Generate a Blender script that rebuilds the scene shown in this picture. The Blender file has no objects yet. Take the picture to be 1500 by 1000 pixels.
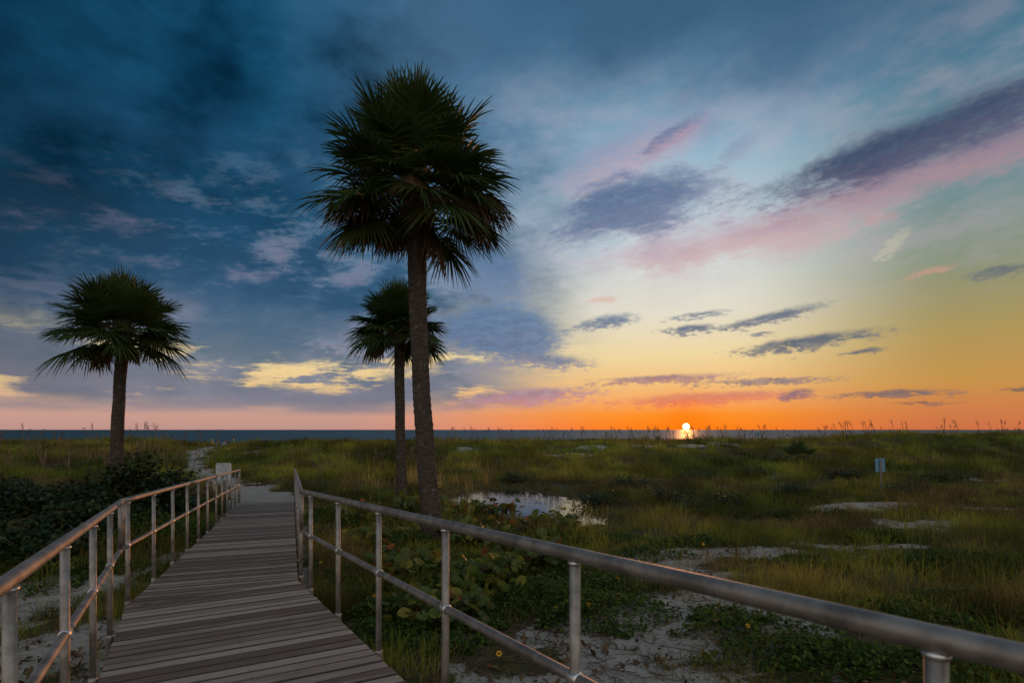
import bpy, bmesh, math, random
import numpy as np
from mathutils import Vector, Matrix, Euler
R = math.radians
random.seed(7); rng = np.random.default_rng(7)
S = bpy.context.scene
COL = S.collection

# ------------------------------------------------------------------ camera
F = 850.0            # focal length in pixels of the 1500 px wide photograph
CZ = 1.444           # eye height above the boardwalk at the photographer's feet
cam = bpy.data.cameras.new('camera'); cam_o = bpy.data.objects.new('camera', cam); COL.objects.link(cam_o)
cam_o.location = (0, 0, CZ); cam_o.rotation_euler = (R(90), 0, 0)
cam.sensor_width = 36; cam.lens = 36 * F / 1500; cam.shift_y = 129 / 1500
cam.clip_start = .05; cam.clip_end = 30000
cam.dof.use_dof = True; cam.dof.focus_distance = 12.0; cam.dof.aperture_fstop = 3.5
S.camera = cam_o
S.view_settings.view_transform = 'Standard'; S.view_settings.look = 'None'
S.render.engine = 'CYCLES'; S.cycles.max_bounces = 6; S.cycles.diffuse_bounces = 3; S.cycles.glossy_bounces = 3; S.cycles.transmission_bounces = 3
S.view_settings.exposure = 0; S.view_settings.gamma = 1; S.view_settings.use_curve_mapping = False

def px_dir(px, py):
    az = math.atan((px - 750) / F)
    el = math.atan((629 - py) / F * math.cos(az))
    return math.degrees(az), math.degrees(el)
SUN_AZ, SUN_EL = px_dir(1005, 624.5)

# ------------------------------------------------------------------ world: dusk sky
W = bpy.data.worlds.new('World'); S.world = W; W.use_nodes = True
wn = W.node_tree; wn.nodes.clear(); NT = wn

class V:                                   # small arithmetic wrapper over Math nodes
    def __init__(s, k): s.k = k
    def _o(s, op, b=None, c=None):
        n = NT.nodes.new('ShaderNodeMath'); n.operation = op
        for i, v in enumerate((s, b, c)):
            if v is None: continue
            if isinstance(v, V): NT.links.new(v.k, n.inputs[i])
            else: n.inputs[i].default_value = v
        return V(n.outputs[0])
    def __add__(s, b): return s._o('ADD', b)
    __radd__ = __add__
    def __sub__(s, b): return s._o('SUBTRACT', b)
    def __rsub__(s, b): return (s * -1) + b
    def __mul__(s, b): return s._o('MULTIPLY', b)
    __rmul__ = __mul__
    def __truediv__(s, b): return s._o('DIVIDE', b)
    def mx(s, b): return s._o('MAXIMUM', b)
    def mn(s, b): return s._o('MINIMUM', b)
    def pw(s, b): return s._o('POWER', b)
    def ab(s): return s._o('ABSOLUTE')
    def cl(s): return s.mx(0.0).mn(1.0)
def sstep(x, a, b):
    n = NT.nodes.new('ShaderNodeMapRange'); n.interpolation_type = 'SMOOTHSTEP'
    NT.links.new(x.k, n.inputs[0])
    for i, v in ((1, a), (2, b)):
        if isinstance(v, V): NT.links.new(v.k, n.inputs[i])
        else: n.inputs[i].default_value = v
    return V(n.outputs[0])
def vec(x, y, z=0.0):
    n = NT.nodes.new('ShaderNodeCombineXYZ')
    for i, v in enumerate((x, y, z)):
        if isinstance(v, V): NT.links.new(v.k, n.inputs[i])
        else: n.inputs[i].default_value = v
    return n.outputs[0]
def noise(co, scale, detail=5, rough=.55, dist=0.0):
    n = NT.nodes.new('ShaderNodeTexNoise'); NT.links.new(co, n.inputs['Vector'])
    n.inputs['Scale'].default_value = scale; n.inputs['Detail'].default_value = detail
    n.inputs['Roughness'].default_value = rough; n.inputs['Distortion'].default_value = dist
    return V(n.outputs[0])
def mixc(f, a, b):
    n = NT.nodes.new('ShaderNodeMix'); n.data_type = 'RGBA'
    if isinstance(f, V): NT.links.new(f.k, n.inputs[0])
    else: n.inputs[0].default_value = f
    for i, v in ((6, a), (7, b)):
        if hasattr(v, 'links'): NT.links.new(v, n.inputs[i])
        else: n.inputs[i].default_value = (*v, 1)
    return n.outputs[2]
def lin(r, g, b):
    return tuple((c / 12.92 if c <= .04045 else ((c + .055) / 1.055) ** 2.4) for c in (r / 255, g / 255, b / 255))
def ramp(x, stops):
    n = NT.nodes.new('ShaderNodeValToRGB'); NT.links.new(x.k, n.inputs[0])
    e = n.color_ramp.elements
    while len(e) < len(stops): e.new(.5)
    for el, (p, c) in zip(e, stops): el.position = p; el.color = (*lin(*c), 1)
    return n.outputs[0]

tc = NT.nodes.new('ShaderNodeTexCoord'); sx = NT.nodes.new('ShaderNodeSeparateXYZ')
NT.links.new(tc.outputs['Generated'], sx.inputs[0])
dx, dy, dz = (V(o) for o in sx.outputs)
az = dx._o('ARCTAN2', dy) * 57.29578
el = dz._o('ARCSINE') * 57.29578
elp = el.mx(0.0)
k45 = (elp / 60.0).cl()
def rs(lst): return [(a / 60, c) for a, c in lst]
# clear sky by height, for four bearings
ramp_sun = ramp(k45, rs([(0, (255, 126, 22)), (1.4, (254, 146, 40)), (2.6, (249, 168, 96)), (4.2, (243, 190, 122)), (7, (240, 214, 160)), (11, (228, 222, 202)), (17, (204, 215, 220)), (25, (142, 178, 200)), (33, (66, 114, 146)), (60, (36, 76, 108))]))
ramp_left = ramp(k45, rs([(0, (190, 146, 138)), (1.8, (206, 160, 142)), (3.6, (236, 198, 138)), (7, (240, 216, 160)), (11, (206, 208, 196)), (17, (150, 178, 196)), (26, (92, 138, 170)), (36, (44, 96, 134)), (60, (40, 82, 116))]))
ramp_right = ramp(k45, rs([(0, (206, 112, 70)), (1.8, (208, 128, 74)), (4.0, (198, 148, 76)), (8, (172, 150, 92)), (13, (136, 146, 122)), (19, (108, 140, 148)), (27, (80, 122, 144)), (36, (38, 82, 112)), (60, (40, 82, 116))]))
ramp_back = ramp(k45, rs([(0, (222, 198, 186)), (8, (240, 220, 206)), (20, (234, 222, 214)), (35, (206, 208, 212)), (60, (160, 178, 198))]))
base = mixc(sstep(az, -20, 13), ramp_left, ramp_sun)
base = mixc(sstep(az, 19, 38), base, ramp_right)
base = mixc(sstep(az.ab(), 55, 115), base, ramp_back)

# noise fields
cp = vec(dx / (dz.mx(0.0) + .10), dy / (dz.mx(0.0) + .10), 3.1)
nA = noise(cp, 1.1, 3, .6)                                    # plane-projected, streaky
nB = noise(vec(az, el * 1.9, 7.0), .085, 6, .58)              # lumps
nC = noise(vec(az, el * 5.5, 2.0), .055, 6, .58)              # flat streaks low down
nD = noise(vec(az + el * .9, el * 2.6 - az * .5, 11.0), .16, 6, .62)
nE = noise(vec(az, el * 1.4, 21.0), .026, 4, .5)              # very large
nF = noise(vec(az + el * .9, el * 3.2 - az * .55, 31.0), .55, 6, .65)    # fine fibre

nG = noise(vec(az + el * .5, el * 2.4 - az * .25, 41.0), 1.5, 5, .62)      # small billows
nH = noise(vec(az, el * 7.5, 5.0), .11, 6, .6)                         # narrow bars
sky = base
# thin veil: pale mauve patches in the clear sky above the sun
veil = sstep(nD + nE * .5, .62, .95) * sstep(el, 9, 15) * (1 - sstep(el, 26, 36)) * (1 - sstep(az.ab(), 40, 70))
sky = mixc(veil * .28, sky, lin(196, 176, 190))

# the great cloud bank on the left
edge = 4.5 - (el - 12.0).mx(0.0) * .02
stormx = 1 - sstep(az + (nB - .5) * 26 + (nD - .5) * 12 - edge, -15.0, 9.0)
stormx2 = stormx.mx(sstep(el + (nB - .5) * 16 + az * .25, 29, 40) * (1 - sstep(el, 42, 60)) * (1 - sstep(az, 20, 45)))      # the bank also reaches overhead
stormy = sstep(el + (nC - .5) * 9 + (nB - .5) * 10 - az * .015, 5.5, 11.0)
backf = 1 - sstep(az.ab(), 62, 120)
storm = stormx2 * stormy * backf
lum = (nB * .75 + nE * .5 - .17).cl()
dark = mixc(sstep(lum, .26, .62), lin(2, 33, 53), lin(24, 82, 116))
dark = mixc(sstep(az + (nB - .5) * 18, -24, 3) * .85, dark, lin(92, 128, 160))
dark = mixc(1 - sstep(el + (nB - .5) * 14, 9, 20), dark, lin(58, 94, 126))
bil = sstep(nD * .55 + nF * .25 + nB * .3, .53, .68) * (1 - sstep(el, 17, 27))
dark = mixc(bil * (.12 + .36 * sstep(az, -42, -20)), dark, lin(128, 146, 170))
dark = mixc(sstep(.58 - nD * .6 - nF * .2 - nC * .2, .04, .16) * .5 * (1 - sstep(el, 20, 30)), dark, lin(36, 70, 100))
mauve = sstep(nD, .52, .70) * sstep(el, 6, 9) * (1 - sstep(el, 15, 21))
dark = mixc(mauve * .42, dark, lin(134, 122, 148))
dark = mixc((1 - sstep(az + (nB - .5) * 10, -46, -24)) * .55 * sstep(el, 3, 12), dark, lin(3, 28, 44))
dark = mixc(sstep(el + (nB - .5) * 8, 24, 35) * sstep(az, -14, 4) * .8, dark, lin(48, 84, 114))
sky = mixc(storm, sky, dark)

# broken bars of cloud under the bank
lowL = sstep(nC + (nD - .5) * .35, .41, .52) * (1 - sstep(az + (nC - .5) * 20, -6, 10)) * sstep(el + (nC - .5) * 3, 1.5, 3.2) * (1 - sstep(el, 9, 13)) * backf
lowL = lowL.mx(sstep(nH + (nG - .5) * .22, .47, .58) * (1 - sstep(az + (nH - .5) * 26, -8, 12)) * sstep(el, 1.6, 3.4) * (1 - sstep(el, 8, 12)) * backf)
lowcol = mixc(sstep(nB, .4, .62), lin(74, 102, 128), lin(122, 130, 150))
lowcol = mixc((1 - sstep(az, -44, -26)) * .5, lowcol, lin(34, 56, 76))
sky = mixc(lowL * .93, sky, lowcol)
smear = sstep(nC, .36, .6) * (1 - sstep(az, -14, 4)) * (1 - sstep(el, 3.5, 6.5)) * sstep(el, 1.1, 2.0)
sky = mixc(smear * .62 * backf, sky, lin(132, 126, 140))

# single clouds: two end points and a half width, all as directions on the sky
wz = az + (nD - .5) * 4.2 + (nF - .5) * 1.6
we = el + (nB - .5) * 2.2 + (nF - .5) * 1.0
wzs = az + (nD - .5) * 3.0 + (nF - .5) * 2.4 + (nG - .5) * .8
wes = el + (nD - .5) * .8 + (nF - .5) * 1.3 + (nG - .5) * .7
nzL = 1 + (nF - .5) * .95 + (nD - .5) * 1.0 + (nG - .5) * .3 + (nB - .5) * .5
nzS = 1 + (nF - .5) * 1.2 + (nD - .5) * 1.2 + (nG - .5) * 1.5
nzC = (nD - .5) * 1.6 + (nG - .5) * 1.6
nzM = sstep(nG * .5 + nF * .5, .35, .65) * .35
nzO = sstep(nF, .45, .75); opL = 1 - nzO * .12; opS = .95 - nzO * .3
def cloud(sky, p, q, w, ctop, cbot, op=1.0, soft=.6, small=False, lo=-.1):
    a0, e0 = px_dir(*p); a1, e1 = px_dir(*q)
    ca, ce = (a0 + a1) / 2, (e0 + e1) / 2
    L = math.hypot(a1 - a0, e1 - e0) / 2; ux, uy = (a1 - a0) / (2 * L), (e1 - e0) / (2 * L)
    wd = w / F * 57.3 * math.cos(R(ca)) ** 1.2
    A, E = (wzs, wes) if small else (wz, we)
    s = A._o('MULTIPLY_ADD', ux / L, E._o('MULTIPLY_ADD', uy / L, -(ca * ux + ce * uy) / L))
    t = A._o('MULTIPLY_ADD', -uy / wd, E._o('MULTIPLY_ADD', ux / wd, -(-ca * uy + ce * ux) / wd))
    d = (nzS if small else nzL) - t._o('MULTIPLY_ADD', t, s * s)._o('SQRT')
    m = sstep(d, lo, lo + soft)
    c = mixc(sstep(t + nzC, -.7, .7), lin(*cbot), lin(*ctop))
    c = mixc(nzM, c, lin(*[min(255, v * 1.22 + 14) for v in ctop]))
    m = m * (opS if small else opL)
    return mixc(m * op if op < 1 else m, sky, c)
SL = (70, 88, 122); PK = (196, 140, 142); MV = (128, 124, 152)
for a in [
    # wisps high up and the long diagonal band
    ((770, 290), (1060, 150), 46, (126, 136, 166), (188, 160, 174), .75, .9),
    ((930, 235), (1040, 160), 16, (92, 108, 142), (176, 150, 168), .8, .7),
    ((1035, 245), (1120, 195), 16, (112, 132, 160), (150, 150, 170), .5, .8),
    ((850, 384), (1420, 272), 46, (170, 144, 158), (204, 162, 158), .8, 1.0),
    ((1060, 330), (1800, 95), 40, (132, 112, 134), (178, 140, 144), .8, .9),
    ((1050, 304), (1850, -10), 40, (50, 66, 94), (88, 84, 110), .93, .8),
    ((770, 345), (1070, 252), 46, (74, 100, 134), (108, 116, 146), .92, .75),
    ((640, 380), (790, 430), 52, (84, 112, 146), (120, 136, 162), .85, .7),
    ((640, 470), (830, 490), 40, (88, 116, 148), (96, 112, 142), .92, .5),
]: sky = cloud(sky, *a)
for a in [
    ((700, 520), (880, 535), 15, (100, 116, 142), (128, 124, 142)),
    ((830, 482), (940, 462), 12, (96, 116, 140), (120, 124, 140)),
    ((970, 468), (1080, 455), 6, (130, 140, 148), (140, 140, 145)),
    ((970, 485), (1060, 478), 9, (92, 106, 126), (104, 108, 126)),
    ((1020, 492), (1230, 440), 10, (96, 108, 124), (116, 114, 126)),
    ((1090, 492), (1140, 486), 5, (120, 126, 134), (130, 124, 124)),
    ((1070, 515), (1320, 482), 13, (84, 96, 112), (96, 100, 112)),
    ((1230, 518), (1305, 510), 5, (100, 104, 110), (110, 108, 108)),
    ((1385, 412), (1530, 385), 10, (98, 108, 112), (112, 110, 108)),
    ((1310, 412), (1410, 385), 8, (196, 142, 132), (190, 140, 124), .55),
    ((860, 440), (910, 436), 6, (214, 160, 150), (214, 164, 146), .6),
    ((1250, 320), (1330, 316), 7, (176, 140, 146), (180, 140, 140), .5),
    ((1290, 385), (1340, 330), 10, (200, 190, 160), (200, 190, 160), .35),
    ((640, 545), (800, 522), 10, (120, 128, 146), (150, 138, 146)),
    ((820, 562), (1110, 548), 8, (148, 120, 128), (168, 120, 112)),
    ((1010, 562), (1270, 553), 6, (130, 116, 122), (150, 116, 108)),
    ((650, 588), (900, 572), 15, (158, 128, 142), (196, 128, 126)),
    ((860, 592), (1210, 574), 12, (188, 108, 104), (226, 104, 72), .75),
    ((1140, 580), (1200, 574), 9, (132, 104, 114), (150, 104, 100)),
    ((1190, 582), (1420, 572), 7, (112, 98, 100), (132, 100, 92)),
    ((1280, 592), (1420, 588), 3, (136, 98, 86), (146, 98, 80)),
    ((1470, 570), (1600, 562), 5, (110, 94, 84), (120, 92, 78)),
    ((440, 500), (600, 520), 14, (112, 126, 146), (140, 132, 146)),
]: sky = cloud(sky, *a[:5], a[5] if len(a) > 5 else 1.0, .8, True)

# glow and disc of the sun
sv = Vector((math.sin(R(SUN_AZ)) * math.cos(R(SUN_EL)), math.cos(R(SUN_AZ)) * math.cos(R(SUN_EL)), math.sin(R(SUN_EL))))
dotn = (dx * sv.x + dy * sv.y + dz * sv.z).cl()
ang = (1 - dotn * dotn).mx(0.0)._o('SQRT') * 57.29578            # degrees from the sun
glow = (ang * ang / -6.0)._o('EXPONENT')
sky = mixc(glow * .6, sky, lin(255, 120, 0))
sky = mixc(1 - sstep(ang, .24, .33), sky, (9.0, 7.4, 4.2))
bg = NT.nodes.new('ShaderNodeBackground'); NT.links.new(sky, bg.inputs[0]); bg.inputs[1].default_value = 1.0
wo = NT.nodes.new('ShaderNodeOutputWorld'); NT.links.new(bg.outputs[0], wo.inputs[0])
W.cycles.sampling_method = 'MANUAL'; W.cycles.sample_map_resolution = 1024

sun = bpy.data.lights.new('sun', 'SUN'); sun_o = bpy.data.objects.new('sun', sun); COL.objects.link(sun_o)
sun.energy = .8; sun.angle = R(.53); sun.color = (1, .36, .10)
LE = R(2.2)
d = Vector((math.sin(R(SUN_AZ)) * math.cos(LE), math.cos(R(SUN_AZ)) * math.cos(LE), math.sin(LE)))
sun_o.rotation_euler = d.to_track_quat('Z', 'Y').to_euler(); sun_o.location = (10, 30, 20)

# ------------------------------------------------------------------ helpers
def mk(name, verts, faces, mat=None, parent=None, smooth=False):
    me = bpy.data.meshes.new(name); me.from_pydata([tuple(v) for v in verts], [], [tuple(f) for f in faces]); me.update()
    if smooth: me.polygons.foreach_set('use_smooth', [True] * len(me.polygons))
    if mat: me.materials.append(mat)
    return link(name, me, parent)
def link(name, me, parent=None):
    o = bpy.data.objects.new(name, me); COL.objects.link(o)
    if parent: o.parent = parent
    return o
def empty(name, loc, rz=0):
    o = bpy.data.objects.new(name, None); COL.objects.link(o); o.location = loc; o.rotation_euler = (0, 0, rz)
    o.empty_display_size = .2
    return o
def tag(o, label=None, cat=None, group=None, kind=None):
    for k, v in (('label', label), ('category', cat), ('group', group), ('kind', kind)):
        if v: o[k] = v
    return o
def frame_of(t):
    t = t.normalized(); a = Vector((0, 0, 1)) if abs(t.z) < .9 else Vector((1, 0, 0))
    u = t.cross(a).normalized(); return u, u.cross(t).normalized()
def tube_geo(pts, rad, seg=12, cap=True):
    pts = [Vector(p) for p in pts]; n = len(pts); rad = rad if hasattr(rad, '__len__') else [rad] * n
    vs, fs = [], []; pu = None
    for i, p in enumerate(pts):
        t = (pts[min(i + 1, n - 1)] - pts[max(i - 1, 0)]).normalized()
        if pu is None: u, v = frame_of(t)
        else:
            u = (pu - t * pu.dot(t)).normalized(); v = u.cross(t)
        pu = u
        for k in range(seg):
            a = 2 * math.pi * k / seg; vs.append(p + (u * math.cos(a) + v * math.sin(a)) * rad[i])
    for i in range(n - 1):
        for k in range(seg):
            b, c = i * seg + k, i * seg + (k + 1) % seg
            fs.append((b, b + seg, c + seg, c))
    if cap: fs.append(tuple(range(seg))); fs.append(tuple(range((n - 1) * seg + seg - 1, (n - 1) * seg - 1, -1)))
    return vs, fs
def tube(name, pts, rad, mat, parent=None, seg=12):
    v, f = tube_geo(pts, rad, seg); o = mk(name, v, f, mat, parent, True)
    return o
def join_geo(parts):
    V_, F_ = [], []
    for v, f in parts:
        b = len(V_); V_ += list(v); F_ += [tuple(i + b for i in q) for q in f]
    return V_, F_
def box_geo(x0, x1, y0, y1, z0, z1):
    v = [(x, y, z) for z in (z0, z1) for y in (y0, y1) for x in (x0, x1)]
    return v, [(0, 2, 3, 1), (4, 5, 7, 6), (0, 1, 5, 4), (2, 6, 7, 3), (0, 4, 6, 2), (1, 3, 7, 5)]

# value noise for numpy
def vnoise(x, y, seed=0):
    xi = np.floor(x).astype(np.int64); yi = np.floor(y).astype(np.int64); fx = x - xi; fy = y - yi
    def h(a, b):
        n = (a * 374761393 + b * 668265263 + seed * 974711) & 0x7fffffff
        n = ((n ^ (n >> 13)) * 1274126177) & 0x7fffffff
        return ((n ^ (n >> 16)) & 0xffff) / 65535.0
    u = fx * fx * (3 - 2 * fx); v = fy * fy * (3 - 2 * fy)
    return (h(xi, yi) * (1 - u) + h(xi + 1, yi) * u) * (1 - v) + (h(xi, yi + 1) * (1 - u) + h(xi + 1, yi + 1) * u) * v
def fbm(x, y, seed=0, oct=4):
    s = 0; a = .5; t = 0
    for i in range(oct):
        s = s + a * vnoise(x * 2 ** i + i * 17.3, y * 2 ** i - i * 9.1, seed + i); t += a; a *= .5
    return s / t
def ss(x, a, b):
    t = np.clip((x - a) / (b - a), 0, 1); return t * t * (3 - 2 * t)

# ------------------------------------------------------------------ materials
def new_mat(name):
    global NT
    m = bpy.data.materials.new(name); m.use_nodes = True; NT = m.node_tree; NT.nodes.clear()
    out = NT.nodes.new('ShaderNodeOutputMaterial'); p = NT.nodes.new('ShaderNodeBsdfPrincipled')
    NT.links.new(p.outputs[0], out.inputs[0]); return m, p, out
def tcoord(k='Object'): return NT.nodes.new('ShaderNodeTexCoord').outputs[k]
def mapping(co, sc=(1, 1, 1), loc=None):
    n = NT.nodes.new('ShaderNodeMapping'); NT.links.new(co, n.inputs[0]); n.inputs['Scale'].default_value = sc
    if loc is not None: NT.links.new(loc, n.inputs['Location'])
    return n.outputs[0]
def setc(p, c, key='Base Color'):
    if hasattr(c, 'links'): NT.links.new(c, p.inputs[key])
    else: p.inputs[key].default_value = (*c, 1)
def setv(p, key, v):
    if isinstance(v, V): NT.links.new(v.k, p.inputs[key])
    else: p.inputs[key].default_value = v
def bump(p, h, strength=.3, dist=.01):
    n = NT.nodes.new('ShaderNodeBump'); NT.links.new(h.k, n.inputs['Height']); n.inputs['Strength'].default_value = strength
    n.inputs['Distance'].default_value = dist; NT.links.new(n.outputs[0], p.inputs['Normal'])
def obj_rand(): return V(NT.nodes.new('ShaderNodeObjectInfo').outputs['Random'])
def attr(name):
    n = NT.nodes.new('ShaderNodeAttribute'); n.attribute_name = name; return n

def plain(name, col, rough=.6, metal=0.0, var=.25, scale=14):
    m, p, _ = new_mat(name); n = noise(tcoord(), scale, 5, .6)
    setc(p, mixc(n, tuple(c * (1 - var) for c in col), tuple(min(1, c * (1 + var)) for c in col)))
    setv(p, 'Roughness', rough); setv(p, 'Metallic', metal); bump(p, n, .15, .01); return m
def leafmat(name, col, trans=.35, rough=.45, rnd=.35, use_attr=False, spec=.2, vein=None):
    m, p, out = new_mat(name)
    if use_attr: c = attr('col').outputs['Color']
    else:
        r = obj_rand(); n = noise(tcoord(), 9, 3)
        c = mixc((r * .7 + n * .5 - .1).cl(), tuple(x * (1 - rnd) for x in col), tuple(x * (1 + rnd) for x in col))
    if vein:
        q = NT.nodes.new('ShaderNodeSeparateXYZ'); NT.links.new(tcoord(), q.inputs[0]); lx, ly = V(q.outputs[0]).ab(), V(q.outputs[1])
        mid = 1 - sstep(lx, .012, .034); sd_ = 1 - sstep((((ly - lx * .7) * 5.5)._o('FRACT') - .5).ab(), .04, .12)
        c = mixc(mid.mx(sd_ * .55), c, vein)
        c = mixc(sstep(noise(tcoord(), 6, 4, .6), .60, .70) * .6, c, (.10, .06, .025))
    setc(p, c); setv(p, 'Roughness', rough); setv(p, 'Specular IOR Level', spec)
    t = NT.nodes.new('ShaderNodeBsdfTranslucent'); NT.links.new(c, t.inputs[0]) if hasattr(c, 'links') else None
    mx = NT.nodes.new('ShaderNodeMixShader'); mx.inputs[0].default_value = trans
    NT.links.new(p.outputs[0], mx.inputs[1]); NT.links.new(t.outputs[0], mx.inputs[2]); NT.links.new(mx.outputs[0], out.inputs[0])
    return m

M = {}
# weathered deck planks: grain along local x, tone per plank, screw rows over the joists
m, p, _ = new_mat('weathered_plank'); M['plank'] = m
co = tcoord(); r = obj_rand(); off = vec(r * 37.0, r * 91.0, r * 13.0)
g1 = noise(mapping(co, (1.2, 28, 28), off), 3.0, 7, .65, .6)
g2 = noise(mapping(co, (.7, 5, 5), off), 1.6, 5, .6)
g3 = noise(mapping(co, (7, 16, 1), off), 3.5, 4, .6)
tone = mixc(sstep(r + (g2 - .5) * .9, .1, .95), (.155, .110, .078), (.44, .365, .285))
c = mixc(sstep(g1, .35, .68) * .75, mixc(.5, tone, (.045, .032, .025)), tone)
c = mixc(sstep(g2, .56, .75) * .4, c, (.30, .28, .25))
c = mixc(sstep(g3, .70, .80) * .65, c, (.40, .39, .35))
sp = NT.nodes.new('ShaderNodeSeparateXYZ'); NT.links.new(co, sp.inputs[0]); X_, Y_ = V(sp.outputs[0]), V(sp.outputs[1])
fx = ((X_ + 2.0) / .45)._o('FRACT') - .5
scr = 1 - sstep((fx * fx * .2025 + (Y_.ab() - .042) * (Y_.ab() - .042))._o('SQRT'), .004, .0075)
c = mixc(sstep(Y_.ab(), .054, .066) * .85, c, (.022, .017, .014))
c = mixc(scr * .8, c, (.012, .010, .009))
setc(p, c); setv(p, 'Roughness', .85 - g2 * .25); setv(p, 'Specular IOR Level', .3); bump(p, g1 * .7 + g2 * .5 - scr, .55, .006)
# brushed aluminium pipe
m, p, _ = new_mat('aluminium_pipe'); M['alu'] = m
co = tcoord(); n1 = noise(co, 9, 6, .65); n2 = noise(co, 90, 3, .6)
setc(p, mixc(sstep(n1, .33, .68), (.185, .170, .150), (.35, .325, .29))); setv(p, 'Metallic', .8); setv(p, 'Roughness', n1 * .2 + .46); bump(p, n2 + n1, .10, .002)
M['weld'] = plain('weld_bead', (.62, .62, .60), .35, .9, .15, 40)
M['stringer'] = plain('dark_timber', (.045, .036, .028), .9, 0, .4, 8)
M['twig'] = plain('dry_stem', (.10, .065, .040), .9, 0, .45, 20)
M['vine'] = plain('vine_stem', (.06, .045, .026), .85, 0, .4, 16)
M['seed'] = plain('seed_head', (.15, .10, .048), .9, 0, .3, 20)
M['signwhite'] = plain('sign_white', (.50, .54, .56), .5, 0, .08, 6)
M['signblue'] = plain('sign_back', (.09, .22, .32), .5, .2, .12, 6)
M['ink'] = plain('sign_ink', (.05, .06, .075), .7, 0, .1, 6)
M['steelpost'] = plain('post_steel', (.17, .16, .14), .6, .3, .25, 12)
M['woodpost'] = plain('post_wood', (.15, .095, .055), .85, 0, .3, 10)
M['skin'] = plain('skin', (.42, .25, .18), .55, 0, .06, 12)
M['hair_dark'] = plain('hair_dark', (.03, .02, .016), .7, 0, .3, 40)
M['hair_fair'] = plain('hair_fair', (.30, .19, .10), .7, 0, .3, 40)
for k, cc in (('yellow', (.62, .52, .03)), ('lightblue', (.14, .36, .48)), ('green', (.04, .45, .22)), ('charcoal', (.03, .03, .04)), ('navy', (.03, .04, .09))):
    M[k] = plain('cloth_' + k, cc, .8, 0, .12, 25)
M['bird'] = plain('bird_plumage', (.06, .06, .065), .8, 0, .3, 20)
M['petal'] = leafmat('flower_petal', (.62, .36, .02), .3, .6, .15)
M['disc'] = plain('flower_disc', (.04, .022, .012), .9)
M['grape'] = leafmat('sea_grape_green', (.078, .118, .024), .40, .42, .55, vein=(.17, .16, .05))
M['grape_y'] = leafmat('sea_grape_yellow', (.20, .19, .028), .42, .42, .3, vein=(.26, .16, .05))
M['grape_r'] = leafmat('sea_grape_russet', (.26, .085, .022), .40, .45, .3)
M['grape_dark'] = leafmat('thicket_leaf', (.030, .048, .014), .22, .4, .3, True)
M['frond'] = leafmat('palm_frond', (.042, .070, .018), .28, .42, .35)
M['frond_dead'] = leafmat('palm_frond_dead', (.105, .066, .040), .18, .8, .35)
M['petiole'] = plain('palm_petiole', (.10, .11, .04), .6, 0, .3, 10)
M['petiole_dead'] = plain('palm_petiole_dead', (.12, .075, .045), .85, 0, .3, 10)
M['grass'] = leafmat('dune_grass', (.1, .1, .02), .5, .6, .3, True, .15)
M['cover'] = leafmat('ground_cover_leaf', (.05, .09, .02), .35, .7, .3, True, .08)
# palm trunk: ringed, fibrous
m, p, _ = new_mat('palm_bark'); M['bark'] = m
co = tcoord(); n1 = noise(mapping(co, (6, 6, 34)), 1.0, 6, .65); n2 = noise(co, 26, 5, .6); n3 = noise(mapping(co, (9, 9, 5)), 1.2, 3, .5)
c = mixc(sstep(n1, .3, .7), (.034, .027, .022), (.088, .072, .060)); c = mixc(sstep(n2 * .6 + n3 * .5, .62, .70) * .7, c, (.19, .18, .165))
setc(p, c); setv(p, 'Roughness', .92); setv(p, 'Specular IOR Level', .15); bump(p, n1 + n2 * .5, .8, .03)
# sand and leaf litter
m, p, _ = new_mat('dune_ground'); M['ground'] = m
co = tcoord(); sd = V(attr('sand').outputs['Fac'])
n1 = noise(co, 1.7, 8, .65); n2 = noise(co, 14, 6, .65); n3 = noise(co, 60, 3, .6)
k = sstep(sd + (n1 - .5) * 1.5 + (n2 - .5) * 1.2, .38, .62)
sandc = mixc(n2 * .6 + n3 * .4, (.30, .265, .215), (.47, .435, .375)); sandc = mixc(sstep(n2 * .5 + n3 * .3 + n1 * .25, .54, .62) * .8, sandc, (.085, .062, .04))
soil = mixc(n2, (.044, .044, .016), (.105, .085, .040))
setc(p, mixc(k, soil, sandc)); setv(p, 'Roughness', .95); setv(p, 'Specular IOR Level', .1); n4 = noise(co, 5.5, 4, .5)
bump(p, n1 * .5 + n2 * .45 + n4 * .7 + n3 * .12, 1.0, .13)
# sea and pond
def water(name, col, rough, sc, st, dist, detail=4):
    m, p, _ = new_mat(name); co = tcoord()
    w = noise(mapping(co, sc), 1.0, detail, .55)
    setc(p, col); setv(p, 'Roughness', rough); setv(p, 'IOR', 1.33); bump(p, w, st, dist); return m
M['sea'] = water('sea_water', (.012, .062, .085), .5, (.12, .5, 1), .4, .8, 5)
M['pond'] = water('pond_water', (.02, .022, .014), .03, (1.5, 1.5, 1), .12, .05)

# ------------------------------------------------------------------ deck geometry (plan)
LA, RA = Vector((-.58, 0)), Vector((1.545, 0))
LC, RC = Vector((-3.87, 5.74)), Vector((-2.50, 6.88))
LE_, RE_ = Vector((-8.73, 18.6)), Vector((-6.96, 18.6))
u1 = Vector((-.503, .864)).normalized(); u2 = Vector((-.353, .936)).normalized()
dl = (LC - LA).normalized(); dr = (RC - RA).normalized()
L0 = LA - dl * 3.2; R0 = RA - dr * 2.0
def z1(x, y): return -.0466 * (x * u1.x + y * u1.y)
def z2(x, y): return -.3285 - .0418 * (x * u2.x + y * u2.y - 7.03)
def deck_side(x, y):            # >0 : past the corner line
    e = RC - LC; return (x - LC.x) * (-e.y) + (y - LC.y) * e.x
def zdeck(x, y):
    return z2(x, y) if deck_side(x, y) > 0 else z1(x, y)

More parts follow.
